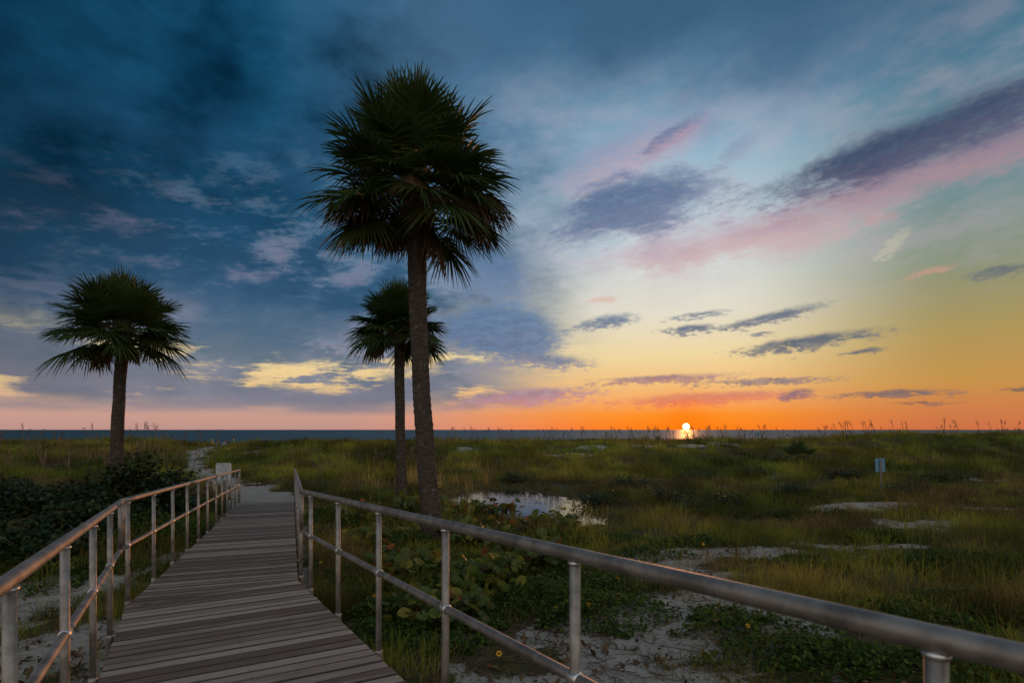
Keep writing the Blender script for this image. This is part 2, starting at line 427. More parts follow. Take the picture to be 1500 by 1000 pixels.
# ------------------------------------------------------------------ terrain
PATH = [(-7.8, 18.2), (-8.6, 20.6), (-10.8, 23.8), (-13.6, 26.8), (-16.4, 30.5), (-19.6, 36.0), (-23.0, 42.0), (-26.2, 50.0), (-31.5, 70.0)]
def path_dist(x, y):
    d = np.full(np.shape(x), 1e9)
    for (ax, ay), (bx, by) in zip(PATH[:-1], PATH[1:]):
        ex, ey = bx - ax, by - ay; t = np.clip(((x - ax) * ex + (y - ay) * ey) / (ex * ex + ey * ey), 0, 1)
        d = np.minimum(d, np.hypot(x - ax - t * ex, y - ay - t * ey))
    return d
POND_Z = -1.0
def pond_f(x, y):
    a = (x - .3) * .98 + (y - 19.3) * .06; b = (y - 19.3) + (x - .3) * .70
    return np.hypot(a / 3.0, b / 4.2) + (fbm(x * .9, y * .7, 41) - .5) * 1.0
SANDS = [(1.9, 7.0, 1.5, 1.7), (1.2, 5.2, 1.5, 1.1), (2.5, 9.9, 1.5, 1.1), (4.2, 10.4, 1.6, .8), (.15, 5.5, .8, .9), (9.9, 16.4, 1.7, 1.0), (10.4, 13.8, 1.4, .7), (6.7, 11.6, 1.1, .45), (13.8, 17.0, 1.1, .5),
         (7.6, 26.5, 2.4, .5), (13.0, 27.5, 1.8, .5), (20.4, 26.0, 1.1, .5), (-6.8, 8.3, 1.7, 1.0), (-6.1, 10.2, .8, 1.0), (-4.6, 6.0, .9, 1.2), (10.0, 46, 1.6, 2.4), (13.9, 45, 1.3, 2), (6.0, 43, 1.6, 1.6),
         (17.0, 47, 1.5, 2.0), (21.5, 46, .9, 1.3), (36, 54.5, 1.6, 2.5), (-3.4, 41, 1.1, 1.8), (-20.5, 46, .9, 1.0), (-16.8, 44, .8, 1.2), (5.0, 38, 1.0, 1.2), (24.6, 47, .9, 1.2), (3.2, 36.5, .9, .8)]
CQ = [-1.3, -1., -.7, -.6, -.54, -.50, -.46, -.36, -.2, 0, .25, .42, .52, .62, .75, .9, 1.3]
CH = [.10, .10, .06, .0, -.25, -.40, -.25, .14, .26, .24, .24, .18, .34, .78, .92, .95, .95]
def in_deck_w(x, y):
    # soft weight that is 1 under the boardwalk
    def seg(ax, ay, bx, by):
        ex, ey = bx - ax, by - ay; t = np.clip(((x - ax) * ex + (y - ay) * ey) / (ex * ex + ey * ey), 0, 1)
        return np.hypot(x - ax - t * ex, y - ay - t * ey)
    return seg(.9, -2, -3.2, 6.3), seg(-3.2, 6.3, -7.8, 18.5)
def ground(x, y):
    x = np.asarray(x, float); y = np.asarray(y, float)
    q = x / np.maximum(y, 6.0); C = np.interp(q, CQ, CH)
    n1 = fbm(x / 9, y / 7, 3); n2 = fbm(x / 3.0, y / 2.6, 9)
    rise = ss(y + (n1 - .5) * 12, 25, 52); fall = ss(y, 60, 76)
    z = -.85 + (C + .85) * rise * (1 - fall) - .15 * fall - 1.6 * ss(y, 74, 112)
    z = z + (n1 - .5) * .8 * rise * (1 - fall) + (n2 - .5) * .26 * (1 - fall) * ss(y + abs(x), 3, 9)
    z = z + .22 * np.exp(-((x - 10) / 2.4) ** 2 - ((y - 16.6) / 1.3) ** 2)
    pf = pond_f(x, y); z = np.where(pf < 1.6, z * ss(pf, 1.0, 1.6) + (1 - ss(pf, 1.0, 1.6)) * (POND_Z + .05 + (pf - 1.0) * .30), z)
    pd = path_dist(x, y); w = 1 - ss(pd, .8, 2.4); z = z * (1 - w * .8) + w * .8 * (-.93 + .75 * ss(y, 26, 50) - .25 * ss(y, 55, 70)) + 0
    we = np.exp(-(((x + 7.85) / 1.9) ** 2 + ((y - 18.9) / 1.7) ** 2) ** 2); z = z * (1 - we) + we * -.885
    d1, d2 = in_deck_w(x, y)
    s1 = -.0466 * (x * u1.x + y * u1.y) - .30; s2 = -.3285 - .0418 * (x * u2.x + y * u2.y - 7.03) - .16
    s2 = s2 + .15 * ss(y, 15.5, 18.3)
    z = np.where(d1 < 1.5, np.minimum(z, s1), z); z = np.where((d2 < 1.25) & (y < 18.4), np.minimum(z, s2), z)
    return z
def sandiness(x, y):
    s = np.zeros(np.shape(x)); wx = x + (fbm(x * .9, y * .9, 61) - .5) * 3.0; wy = y + (fbm(x * .9, y * .9, 71) - .5) * 3.0
    for cx, cy, rx, ry in SANDS:
        s = np.maximum(s, 1 - ss(np.hypot((wx - cx) / rx, (wy - cy) / ry), .55, 1.25))
    s = np.maximum(s, 1 - ss(path_dist(wx, wy) - .55 * np.exp(-((y - 21) / 3.5) ** 2), .3, .9))
    d1, d2 = in_deck_w(x, y); s = np.maximum(s, .55 * (1 - ss(np.minimum(d1, d2), .9, 1.6)))
    return np.maximum(s, ss(y, 60, 68))
ys = np.concatenate([np.linspace(-60, -6, 14)[:-1], np.linspace(-6, 30, 190)[:-1], np.linspace(30, 80, 140)[:-1], np.linspace(80, 130, 16)])
sn = np.linspace(-1, 1, 301)
YY, SN = np.meshgrid(ys, sn, indexing='ij')
XX = (11 + 1.25 * np.maximum(YY, 0)) * SN + 500 * SN ** 11
ZZ = ground(XX, YY)
nr, nc = XX.shape
vs = np.stack([XX, YY, ZZ], -1).reshape(-1, 3)
idx = np.arange(nr * nc).reshape(nr, nc)
fs = np.stack([idx[:-1, :-1], idx[:-1, 1:], idx[1:, 1:], idx[1:, :-1]], -1).reshape(-1, 4)
def np_mesh(name, vs, fs, mat, cols=None, parent=None, smooth=False):
    me = bpy.data.meshes.new(name); k = fs.shape[1]
    me.vertices.add(len(vs)); me.vertices.foreach_set('co', np.ascontiguousarray(vs, np.float32).ravel())
    me.loops.add(fs.size); me.loops.foreach_set('vertex_index', np.ascontiguousarray(fs, np.int32).ravel())
    me.polygons.add(len(fs)); me.polygons.foreach_set('loop_start', np.arange(0, fs.size, k, dtype=np.int32))
    me.polygons.foreach_set('loop_total', np.full(len(fs), k, np.int32))
    if smooth: me.polygons.foreach_set('use_smooth', np.ones(len(fs), bool))
    me.update(calc_edges=True)
    if cols is not None:
        a = me.attributes.new('col', 'FLOAT_COLOR', 'POINT')
        a.data.foreach_set('color', np.ascontiguousarray(np.concatenate([cols, np.ones((len(cols), 1))], 1), np.float32).ravel())
    me.materials.append(mat); return link(name, me, parent)
gnd = tag(np_mesh('ground', vs, fs, M['ground'], smooth=True), kind='structure')
a = gnd.data.attributes.new('sand', 'FLOAT', 'POINT'); a.data.foreach_set('value', sandiness(XX, YY).ravel().astype(np.float32))
sea = tag(mk('sea', [(-20000, 84, -1.75), (20000, 84, -1.75), (20000, 25000, -1.75), (-20000, 25000, -1.75)], [(0, 1, 2, 3)], M['sea']), kind='structure')
# pond: water sheet with an uneven shore
pv = [(.75, 19.3, POND_Z)]
for k in range(48):
    a = 2 * math.pi * k / 48; rr = 0.2
    while pond_f(np.array(.75 + math.cos(a) * rr), np.array(19.3 + math.sin(a) * rr)) < 1.12 and rr < 8: rr += .1
    pv.append((.75 + math.cos(a) * rr, 19.3 + math.sin(a) * rr, POND_Z))
tag(mk('pond', pv, [(0, 1 + k, 1 + (k + 1) % 48) for k in range(48)], M['pond']), kind='structure')
def gz(x, y): return float(ground(np.array([x]), np.array([y]))[0])
def at(px, py, dist=None):        # where the view ray through a pixel meets the ground, or the point at a distance along y
    t = (px - 750) / F; k = (629 - py) / F
    if dist is not None: return Vector((t * dist, dist, CZ + k * dist))
    y = np.linspace(2, 80, 3000); g = ground(t * y, y); h = CZ + k * y
    i = int(np.argmax(h < g)); return Vector((t * y[i], y[i], g[i]))

# ------------------------------------------------------------------ boardwalk
bw = empty('boardwalk', (-3.2, 6.3, z1(-3.2, 6.3)))
tag(bw, 'weathered timber boardwalk of crosswise planks sloping down to the sand path', 'boardwalk')
def clip_poly(poly, p, nrm):      # keep the side where (v-p).nrm >= 0
    out = []
    for i in range(len(poly)):
        a, b = poly[i], poly[(i + 1) % len(poly)]; da, db = (a - p).dot(nrm), (b - p).dot(nrm)
        if da >= 0: out.append(a)
        if (da >= 0) != (db >= 0): out.append(a + (b - a) * (da / (da - db)))
    return out
def perp(v): return Vector((-v.y, v.x))
cn = perp((RC - LC).normalized())          # points past the corner
PW, GAP, TH = .139, .010, .036
def deck_section(origin, u, n0, n1, zf, lp, ld, rp, rd, sgn):
    across = Vector((u.y, -u.x)); inset = .035
    for i in range(n0, n1):
        jit = random.uniform(-.004, .004)
        c = origin + u * (i * (PW + GAP))
        h = PW / 2
        poly = [c - u * h - across * 4, c - u * h + across * 4, c + u * h + across * 4, c + u * h - across * 4]
        poly = clip_poly(poly, lp + across * (inset + jit), Vector((ld.y, -ld.x)))
        poly = clip_poly(poly, rp - across * (inset + jit), Vector((-rd.y, rd.x)))
        poly = clip_poly(poly, LC + cn * (.003 * sgn), cn * sgn)
        if len(poly) < 3: continue
        mid = sum(poly, Vector((0, 0))) / len(poly)
        rz = math.atan2(across.y, across.x)
        zc = zf(mid.x, mid.y) + random.uniform(-.0025, .0025)
        # bevelled slab in the plank's own axes
        loc = [Vector(((q - mid).dot(across), (q - mid).dot(u))) for q in poly]
        area = sum(loc[k].x * loc[(k + 1) % len(loc)].y - loc[(k + 1) % len(loc)].x * loc[k].y for k in range(len(loc)))
        if area < 0: loc.reverse()
        n = len(loc); V_ = []
        for zz, ins in ((-TH, 0), (-.004, 0), (0, .004)):
            for q in loc:
                f = 1 - ins / max(q.length, .05)
                V_.append((q.x * f if ins else q.x, q.y - math.copysign(ins, q.y) if ins else q.y, zz))
        F_ = [tuple(range(n - 1, -1, -1)), tuple(range(2 * n, 3 * n))]
        for k in range(n):
            k2 = (k + 1) % n; F_ += [(k, k2, n + k2, n + k), (n + k, n + k2, 2 * n + k2, 2 * n + k)]
        o = mk('plank', V_, F_, M['plank'], bw)
        slope = (zf(mid.x + u.x, mid.y + u.y) - zf(mid.x, mid.y))
        o.location = Vector((mid.x, mid.y, zc)) - bw.location
        o.rotation_euler = Euler((math.atan(slope) + random.uniform(-.006, .006), random.uniform(-.0015, .0015), rz + random.uniform(-.0015, .0015)))
deck_section(Vector((-3.2, 6.31)), u1, -66, 8, z1, LA, dl, RA, dr, -1)
e2l = (LE_ - LC).normalized(); e2r = (RE_ - RC).normalized()
deck_section(Vector((-3.2, 6.31)), u2, -7, 88, z2, LC, e2l, RC, e2r, 1)
def beam(name, a, b, za, zb, w, h, mat, parent):
    d_ = (b - a).normalized(); s_ = perp(d_) * (w / 2); V_ = []
    for q, z in ((a, za), (b, zb)):
        for sg in (-1, 1):
            for zz in (z - h, z): V_.append((q.x + s_.x * sg - parent.location.x, q.y + s_.y * sg - parent.location.y, zz - parent.location.z))
    return mk(name, V_, [(0, 1, 3, 2), (4, 6, 7, 5), (0, 4, 5, 1), (2, 3, 7, 6), (1, 5, 7, 3), (0, 2, 6, 4)], mat, parent)
acr1 = Vector((u1.y, -u1.x)); acr2 = Vector((u2.y, -u2.x))
for t in (.10, .5, .9):
    a0, b0 = L0.lerp(R0, t), LC.lerp(RC, t); c0 = LE_.lerp(RE_, t)
    beam('stringer', a0, b0, z1(*a0) - TH - .004, z1(*b0) - TH - .004, .05, .19, M['stringer'], bw)
    beam('stringer', b0, c0, z2(*b0) - TH - .006, z2(*c0) - TH - .006, .05, .19, M['stringer'], bw)
for k in range(10):
    for t in (.12, .88):
        q = (L0.lerp(R0, t)).lerp(LC.lerp(RC, t), k / 4.6) if k < 5 else (LC.lerp(RC, t)).lerp(LE_.lerp(RE_, t), (k - 5) / 6)
        zt = zdeck(q.x, q.y) - .25; zb = gz(q.x, q.y) - .25
        if zt - zb > .1:
            o = mk('pile', *box_geo(-.055, .055, -.055, .055, zb - zt, 0), M['stringer'], bw)
            o.location = Vector((q.x, q.y, zt)) - bw.location; o.rotation_euler = (0, 0, math.atan2(u1.x, u1.y))

# ------------------------------------------------------------------ railings
HR, HM = 1.05, .58
def railing(a, b, zf, posts, label, side, end_a=True, end_b=True):
    r = empty('railing', (a.x, a.y, zf(a.x, a.y))); o0 = Vector(r.location)
    tag(r, label, 'railing', 'pipe railings along the boardwalk')
    d_ = (b - a).normalized(); n_ = perp(d_) * side      # n_ points away from the deck
    def P(t, h, off=0): q = a + d_ * t + n_ * off; return Vector((q.x, q.y, zf(q.x, q.y) + h)) - o0
    L = (b - a).length
    def rail(nm, h, rad):
        N = max(2, int(L / .6)); return tube(nm, [P(L * i / N, h) for i in range(N + 1)], rad, M['alu'], r, 20)
    rail('top_rail', HR, .0275); rail('mid_rail', HM, .0225)
    for t in posts:
        z0 = P(t, 0); po = tube('post', [P(t, -.30), P(t, HR - .022)], .0215, M['alu'], r, 16)
        for h, rad, hh in ((HM - .0, .0305, .013), (HR - .032, .0265, .006)):
            # weld collar where the rail meets the post
            if h == HM - .0:
                c_ = P(t, h); vv, ff = tube_geo([c_ - Vector((d_.x, d_.y, 0)) * .030, c_ - Vector((d_.x, d_.y, 0)) * .024, c_ + Vector((d_.x, d_.y, 0)) * .024, c_ + Vector((d_.x, d_.y, 0)) * .030], [.0255, .0285, .0285, .0255], 16)
            else: vv, ff = tube_geo([P(t, h - hh), P(t, h + hh)], [.0242, .0285], 16)
            mk('weld', vv, ff, M['weld'], po, True)
        # socket fixed to the side of the deck
        vv, ff = tube_geo([P(t, -.30), P(t, -.02), P(t, .0), P(t, .006)], [.0300, .0300, .0290, .0240], 16)
        mk('socket', vv, ff, M['alu'], po, True)
    for t, on in ((0.03, end_a), (L - .03, end_b)):
        if on: tube('end_upright', [P(t, HM), P(t, HR)], .0225, M['alu'], r, 16)
    return r
def spaced(L, first, step): return [first + i * step for i in range(int((L - first) / step) + 1) if first + i * step < L - .03]
tl = (Vector((-2.28, 2.93)) - L0).dot(dl); LL = (LC - L0).length
railing(L0, LC, z1, [tl + k * 1.10 for k in range(-5, 3)], 'pipe railing beside the dark thicket, from the bend of the boardwalk uphill', 1, False, True)
tr = (Vector((.243, 2.22)) - R0).dot(dr); RL = (RC - R0).length
railing(R0, RC, z1, [tr + k * 1.215 for k in range(-3, 6) if tr + k * 1.215 < RL - .05], 'pipe railing in front of the sea grape and big palm, uphill of the bend', -1, False, True)
LM = LC.lerp(LE_, .535)
sh = .035
railing(LC + e2l * sh, LM - e2l * .012, z2, spaced((LM - LC).length, .22, 1.20), 'pipe railing on the thicket side of the boardwalk, between the bend and the end section', 1)
railing(LM + e2l * .012, LE_, z2, spaced((LE_ - LM).length, .28, 1.14) + [(LE_ - LM).length - .04], 'pipe railing in front of the white notice board, ending at the sand path', 1)
railing(RC + e2r * sh, RE_, z2, spaced((RE_ - RC).length, .25, 1.2), 'pipe railing from the bend to the sand path, across from the notice board', -1)

# ------------------------------------------------------------------ palms
def frond_geo(org, azi, elev, pet, bl, nl, spread, droop, width, seed, dead=False):
    r_ = random.Random(seed); up = Vector((0, 0, 1))
    f = Vector((math.cos(azi) * math.cos(elev), math.sin(azi) * math.cos(elev), math.sin(elev)))
    s = Vector((-math.sin(azi), math.cos(azi), 0)); n = f.cross(s) * -1
    if n.z < 0 and elev > -.2: n = -n
    sag = .06 if not dead else .22
    pts = [org + f * (pet * t) - up * (sag * pet * t * t) for t in (0, .33, .66, 1.0)]
    pv = tube_geo(pts, [.028, .020, .016, .012], 5, False)
    f2 = (pts[3] - pts[2]).normalized(); n = (n - f2 * n.dot(f2)).normalized(); s = f2.cross(n)
    roll = r_.uniform(-.35, .35); q = Matrix.Rotation(roll, 3, f2); n = q @ n; s = q @ s
    lv, lf = [], []
    for i in range(nl):
        th = (i / (nl - 1) * 2 - 1) * spread; a_ = abs(th) / spread
        ct = .42 * bl * (1 - a_ ** .8)
        o_ = pts[3] + f2 * ct - up * (.35 * ct * ct / bl) - n * (.0)
        dr_ = (f2 * math.cos(th) + s * math.sin(th) + n * (.28 * a_ + r_.uniform(-.07, .07))).normalized()
        if dead: dr_ = (dr_ + up * -.75).normalized()
        ln = (bl - ct * .75) * (1 - .18 * a_ * a_) * r_.uniform(.86, 1.1); dp = droop * r_.uniform(.6, 1.5)
        wv = dr_.cross(n).normalized(); wv = (wv + n * (.35 if i % 2 else -.35)).normalized()
        b = len(lv)
        for t, wd in ((0, .35), (.3, 1.0), (.6, .78), (.85, .42), (1.0, 0)):
            pnt = o_ + dr_ * (ln * t) - up * (dp * ln * t ** 2.4)
            if wd: lv += [pnt - wv * (width * wd / 2), pnt + wv * (width * wd / 2)]
            else: lv.append(pnt)
        for k in range(3): lf.append((b + 2 * k, b + 2 * k + 1, b + 2 * k + 3, b + 2 * k + 2))
        lf.append((b + 6, b + 7, b + 8))
    return pv, (lv, lf)
def palm(base, spine, radii, heart, hz0, pet, bl, ng, nd, seed, label, dead_list=(), boots=10, width=.050):
    r_ = random.Random(seed); root = empty('palm_tree', base); o0 = Vector(base)
    tag(root, label, 'palm tree', 'cabbage palms on the dunes')
    # trunk with uneven rings
    N = 110; pts = []; n = len(spine) - 1
    def sp_(t):
        x = t * n; i = min(int(x), n - 1); u = x - i
        p0, p1, p2, p3 = spine[max(i - 1, 0)], spine[i], spine[i + 1], spine[min(i + 2, n)]
        return .5 * ((2 * p1) + (p2 - p0) * u + (2 * p0 - 5 * p1 + 4 * p2 - p3) * u * u + (3 * p1 - p0 - 3 * p2 + p3) * u ** 3)
    vs_, fs_ = [], []; sg = 20
    for i in range(N + 1):
        t = i / N; c_ = sp_(t) - o0; rad = np.interp(t, [k / (len(radii) - 1) for k in range(len(radii))], radii)
        rad *= 1 + (.030 if i % 2 else -.018) + r_.uniform(-.02, .02)
        for k in range(sg):
            a = 2 * math.pi * k / sg; rr = rad * (1 + .035 * math.sin(3 * a + i * .25) + r_.uniform(-.02, .02))
            vs_.append(c_ + Vector((math.cos(a) * rr, math.sin(a) * rr, 0)))
    for i in range(N):
        for k in range(sg): fs_.append((i * sg + k, i * sg + (k + 1) % sg, (i + 1) * sg + (k + 1) % sg, (i + 1) * sg + k))
    fs_.append(tuple(range(N * sg, N * sg + sg)))
    tr_ = mk('trunk', vs_, fs_, M['bark'], root, True)
    top = spine[-1] - o0; H = Vector(heart) - o0
    # old leaf bases, criss-cross under the crown
    for k in range(boots):
        a = k * 2.4 + r_.uniform(-.2, .2); z = top.z - .15 + k / boots * (H.z - top.z) * .85
        d_ = Vector((math.cos(a), math.sin(a), 0)); b0 = Vector((top.x, top.y, z)) + d_ * radii[-1] * .8; tw = Vector((-d_.y, d_.x, 0)) * r_.choice((-1, 1)) * .16
        ln = r_.uniform(.28, .5)
        p_ = [b0, b0 + d_ * .07 + tw * .4 + Vector((0, 0, ln * .5)), b0 + d_ * (.20) + tw + Vector((0, 0, ln))]
        tube('leaf_base', p_, [.07, .05, .032], M['petiole_dead'], tr_, 6)
    # the growing heart
    cr = tube('crown', [top - Vector((0, 0, .1)), top.lerp(H, .5), H, H + Vector((0, 0, .35))], [radii[-1] * 1.0, radii[-1] * .95, radii[-1] * .6, .03], M['petiole_dead'], root, 10)
    def add(azi, elev, p_, b_, dead, dr):
        f_ = (elev + .6) / 2.1; org = Vector((top.x, top.y, hz0 - o0.z)).lerp(H, max(0, min(1, f_))) + Vector((math.cos(azi), math.sin(azi), 0)) * radii[-1] * .5
        pv, bv = frond_geo(org, azi, elev, p_, b_, 48 if not dead else 44, 2.15 if not dead else 1.35, dr, width * (1 if not dead else 1.15), r_.random(), dead)
        fr = mk('frond', *bv, M['frond_dead' if dead else 'frond'], cr)
        mk('petiole', *pv, M['petiole_dead' if dead else 'petiole'], fr, True)
    for k in range(ng):
        t = (k + .5) / ng
        elev = R(88) - R(106) * t ** .92; azi = k * 2.39996 + r_.uniform(-.2, .2)
        add(azi, elev + r_.uniform(-.12, .12), pet * r_.uniform(.8, 1.15) * (.88 + .14 * t), bl * r_.uniform(.9, 1.1), False, .08 + .34 * t ** 1.2)
    for k in range(nd):
        azi = k * 2.39996 + r_.uniform(-.3, .3); add(azi, R(r_.uniform(-6, 14)), pet * r_.uniform(.7, .95), bl * r_.uniform(.6, .75), True, .25)
    for azi, elev, p_, b_ in dead_list: add(azi, elev, p_, b_, True, .4)
    return root
D1 = 11.6
P = lambda px, py, D, dy=0: Vector(((px - 750) / F * D, D + dy, CZ + (629 - py) / F * D))
b1 = P(634, 790, D1); b1.z = gz(b1.x, b1.y) - .1
palm(b1, [b1, P(630, 740, D1), P(622, 640, D1), P(614, 500, D1), P(610, 330, D1)], [.235, .215, .195, .182, .172, .178, .20], P(605, 250, D1), P(0, 306, D1).z, .88, 1.14, 68, 3, 11,
     'tallest cabbage palm with a full round crown and hanging brown dead fronds',
     [(math.pi + .15, R(10), 1.05, .78), (math.pi - .4, R(4), .95, .8), (math.pi + .5, R(6), .85, .8), (math.pi, R(-2), .85, .72), (-.1, R(12), 1.2, .85), (.4, R(6), 1.05, .78), (-.5, R(4), 1.0, .8), (.1, R(-6), .95, .7), (-.2, R(-50), .3, .8), (2.9, R(-20), .4, .68), (-1.3, R(14), .5, .6)], 16)
D2 = 16.8
b2 = P(588, 742, D2); b2.z = gz(b2.x, b2.y) - .1
palm(b2, [b2, P(588, 690, D2), P(586, 610, D2), P(585, 505, D2)], [.165, .15, .14, .14, .15], P(586, 478, D2), P(0, 488, D2).z, .60, .84, 56, 5, 23,
     'slender cabbage palm half hidden behind the thick trunk of the tallest palm', [(math.pi, R(-12), .6, .6), (3.4, R(-20), .45, .6), (0, R(-12), .6, .6)], 10, .046)
D3 = 17.0
b3 = P(171, 735, D3); b3.z = gz(b3.x, b3.y) - .1
palm(b3, [b3, P(171, 670, D3), P(174, 590, D3), P(179, 510, D3)], [.19, .185, .17, .155, .17], P(178, 482, D3), P(0, 494, D3).z, .84, 1.06, 56, 2, 37,
     'cabbage palm with a wide low crown rising from the dark sea grape thicket', [(math.pi * .95, R(-18), .55, .65), (-.4, R(-30), .3, .5)], 10, .050)
# a broken leaf stalk hanging off the tall trunk
sk = tube('leaf_stalk', [P(606, 352, D1) - b1, P(600, 366, D1, -.2) - b1, P(585, 391, D1, -.2) - b1], [.022, .016, .007], M['petiole_dead'], None, 6)
sk.parent = [o for o in bpy.data.objects if o.name == 'trunk'][0]

# ------------------------------------------------------------------ sea grape shrubs (round leaves)
def leaf_mesh(name, mat, cup, seed):
    r_ = random.Random(seed); n = 13; v = [(0, .02, 0)]; f = []
    for k in range(n):
        a = math.pi * 2 * (k + .5) / n - math.pi / 2; rr = .5 * (1 + r_.uniform(-.06, .06))
        x, y = math.cos(a) * rr * 1.05, math.sin(a) * rr
        v.append((x, y, cup * (x * x + y * y) - .10 * abs(x) * 0 + r_.uniform(-.02, .02) + .10 * abs(x)))
    for k in range(n - 1): f.append((0, 1 + k, 2 + k))      # open slit at the stalk
    me = bpy.data.meshes.new(name); me.from_pydata(v, [], f); me.update(); me.materials.append(M[mat])
    me.polygons.foreach_set('use_smooth', [True] * len(f)); return me
LEAF = [leaf_mesh('leaf', 'grape', c_, i) for i, c_ in enumerate((-.25, .2, .35, -.1, .5))]
LEAFY = [leaf_mesh('leaf', 'grape_y', c_, 20 + i) for i, c_ in enumerate((-.2, .3))]
LEAFR = [leaf_mesh('leaf', 'grape_r', c_, 30 + i) for i, c_ in enumerate((-.3, .4))]
def sea_grape(x, y, rx, ry, h, n, size, label, seed, yel=.2, red=.05):
    r_ = random.Random(seed); z0 = gz(x, y); root = empty('sea_grape_shrub', (x, y, z0))
    tag(root, label, 'shrub', 'sea grape shrubs by the boardwalk')
    n = min(290, int(n * 2.3)); ns = max(6, int(7 + rx * 6)); tips = []; parts = []
    for k in range(ns):
        a = 2 * math.pi * k / ns + r_.uniform(-.3, .3); q = r_.uniform(.3, .95)
        e = Vector((math.cos(a) * rx * q, math.sin(a) * ry * q, h * r_.uniform(.55, 1.0) * (1 - .35 * q * q)))
        b0 = Vector((e.x * .25, e.y * .25, gz(x + e.x * .25, y + e.y * .25) - z0 - .03)); m_ = b0.lerp(e, .5) + Vector((r_.uniform(-.1, .1), r_.uniform(-.1, .1), .10))
        parts.append(tube_geo([b0, m_, e], [.014, .010, .005], 5)); tips.append((b0, m_, e))
    mk('stem', *join_geo(parts), M['vine'], root, True)
    for k in range(n):
        b0, m_, e = r_.choice(tips); t = r_.random() ** .6
        c_ = (b0.lerp(m_, t * 2) if t < .5 else m_.lerp(e, t * 2 - 1)) + Vector((r_.gauss(0, .13), r_.gauss(0, .13), r_.gauss(0, .07)))
        c_.z = max(c_.z, gz(x + c_.x, y + c_.y) - z0 + .06)
        v_ = r_.random(); me = r_.choice(LEAFR) if v_ < red else (r_.choice(LEAFY) if v_ < red + yel else r_.choice(LEAF))
        o = link('leaf', me, root); o.location = c_; sc = size * r_.uniform(.55, 1.2); o.scale = (sc, sc, sc)
        o.rotation_euler = (r_.gauss(.45, .5), r_.gauss(0, .5), r_.uniform(-math.pi, math.pi))
SG = [  # px, py of the foot, half sizes, height, leaves, leaf size
    (700, 868, .75, .8, .62, 150, .17, 'sea grape shrub with large round leaves close behind the railing post'),
    (600, 850, .8, .9, .50, 130, .16, 'low sea grape shrub between the tall trunk and the edge of the boardwalk'),
    (770, 838, .8, .7, .62, 130, .16, 'rounded sea grape shrub in front of the trunk, beside the yellow flowers'),
    (700, 800, .9, .8, .55, 120, .16, 'sea grape shrub crowding the foot of the tallest palm'),
    (560, 800, .7, .8, .42, 80, .15, 'sprawling sea grape shrub with yellowing leaves short of the slender palm'),
    (520, 765, .7, .9, .50, 60, .17, 'sea grape shrub between the boardwalk bend and the slender palm'),
    (705, 762, 1.0, .8, .55, 110, .17, 'sea grape shrub on the near bank of the pond with russet leaves'),
    (800, 776, .9, .6, .32, 80, .17, 'low sea grape shrub trailing along the near shore of the pond'),
    (612, 752, .9, .8, .62, 80, .18, 'sea grape shrub growing between the two neighbouring palm trunks'),
    (650, 905, .7, .6, .36, 100, .15, 'small sea grape shrub spreading over bare sand below the mid rail'),
]
for i, (px, py, rx, ry, h, n, sz, lb) in enumerate(SG):
    q = at(px, py); sea_grape(q.x, q.y, rx, ry, h, n, sz, lb, 100 + i, .25 if i != 4 else .4, .05 if i != 6 else .14)

# dense thicket shrubs on the landward left: joined leaf masses, stems
LAST = [None]
def thicket(x, y, rx, ry, h, n, size, label, seed, spikes=()):
    rg = np.random.default_rng(seed); z0 = gz(x, y); root = empty('thicket_shrub', (x, y, z0)); LAST[0] = root; tag(root, label, 'shrub', 'thicket shrubs behind the railing')
    parts = []; tips = []
    r_ = random.Random(seed)
    for k in range(12):
        a = r_.uniform(0, 6.283); q = r_.uniform(.2, .9); e = Vector((math.cos(a) * rx * q, math.sin(a) * ry * q, h * r_.uniform(.6, 1.05) * (1 - .4 * q * q))); b0 = Vector((e.x * .2, e.y * .2, -.05))
        parts.append(tube_geo([b0, b0.lerp(e, .5) + Vector((0, 0, .12)), e], [.03, .02, .008], 5)); tips.append(e)
    for e in spikes:
        e = Vector(e); b0 = Vector((e.x * .4, e.y * .4, h * .3)); parts.append(tube_geo([b0, b0.lerp(e, .6) + Vector((0, 0, .05)), e], [.025, .016, .006], 5)); tips += [e, b0.lerp(e, .85), b0.lerp(e, .7)]
    mk('stem', *join_geo(parts), M['vine'], root, True)
    # clumps round the branch ends plus fill
    n = int(n * 1.3); ti = rg.integers(0, len(tips), n); T = np.array([tuple(t) for t in tips])[ti]
    c = T * (1 - .55 * rg.random((n, 1)) ** 2) + rg.normal(0, 1, (n, 3)) * np.array([.24, .24, .13])
    c[:, 2] = np.maximum(c[:, 2], .03)
    d1, d2 = in_deck_w(c[:, 0] + x, c[:, 1] + y); c = c[np.minimum(d1, d2) > 1.12]; n = len(c)
    s = size * rg.uniform(.6, 1.25, n); A = rg.uniform(0, 6.283, n); ph = rg.normal(.5, .45, n)
    u = np.stack([np.cos(A), np.sin(A), np.zeros(n)], 1); w = np.stack([-np.sin(A) * np.cos(ph), np.cos(A) * np.cos(ph), np.sin(ph)], 1); nn = np.cross(u, w)
    vs_ = []
    for k in range(6):
        a = k / 6 * 6.283 + .5; vs_.append(c + s[:, None] * .5 * (u * math.cos(a) + w * math.sin(a)) + nn * (s[:, None] * (.07 if k % 3 else -.05)))
    vs_ = np.stack(vs_, 1).reshape(-1, 3); fs_ = np.arange(n * 6).reshape(n, 6)
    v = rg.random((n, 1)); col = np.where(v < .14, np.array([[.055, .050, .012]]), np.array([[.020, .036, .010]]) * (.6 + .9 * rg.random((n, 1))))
    o = np_mesh('foliage', vs_, fs_, M['grape_dark'], np.repeat(col, 6, 0), root); o['kind'] = 'stuff'
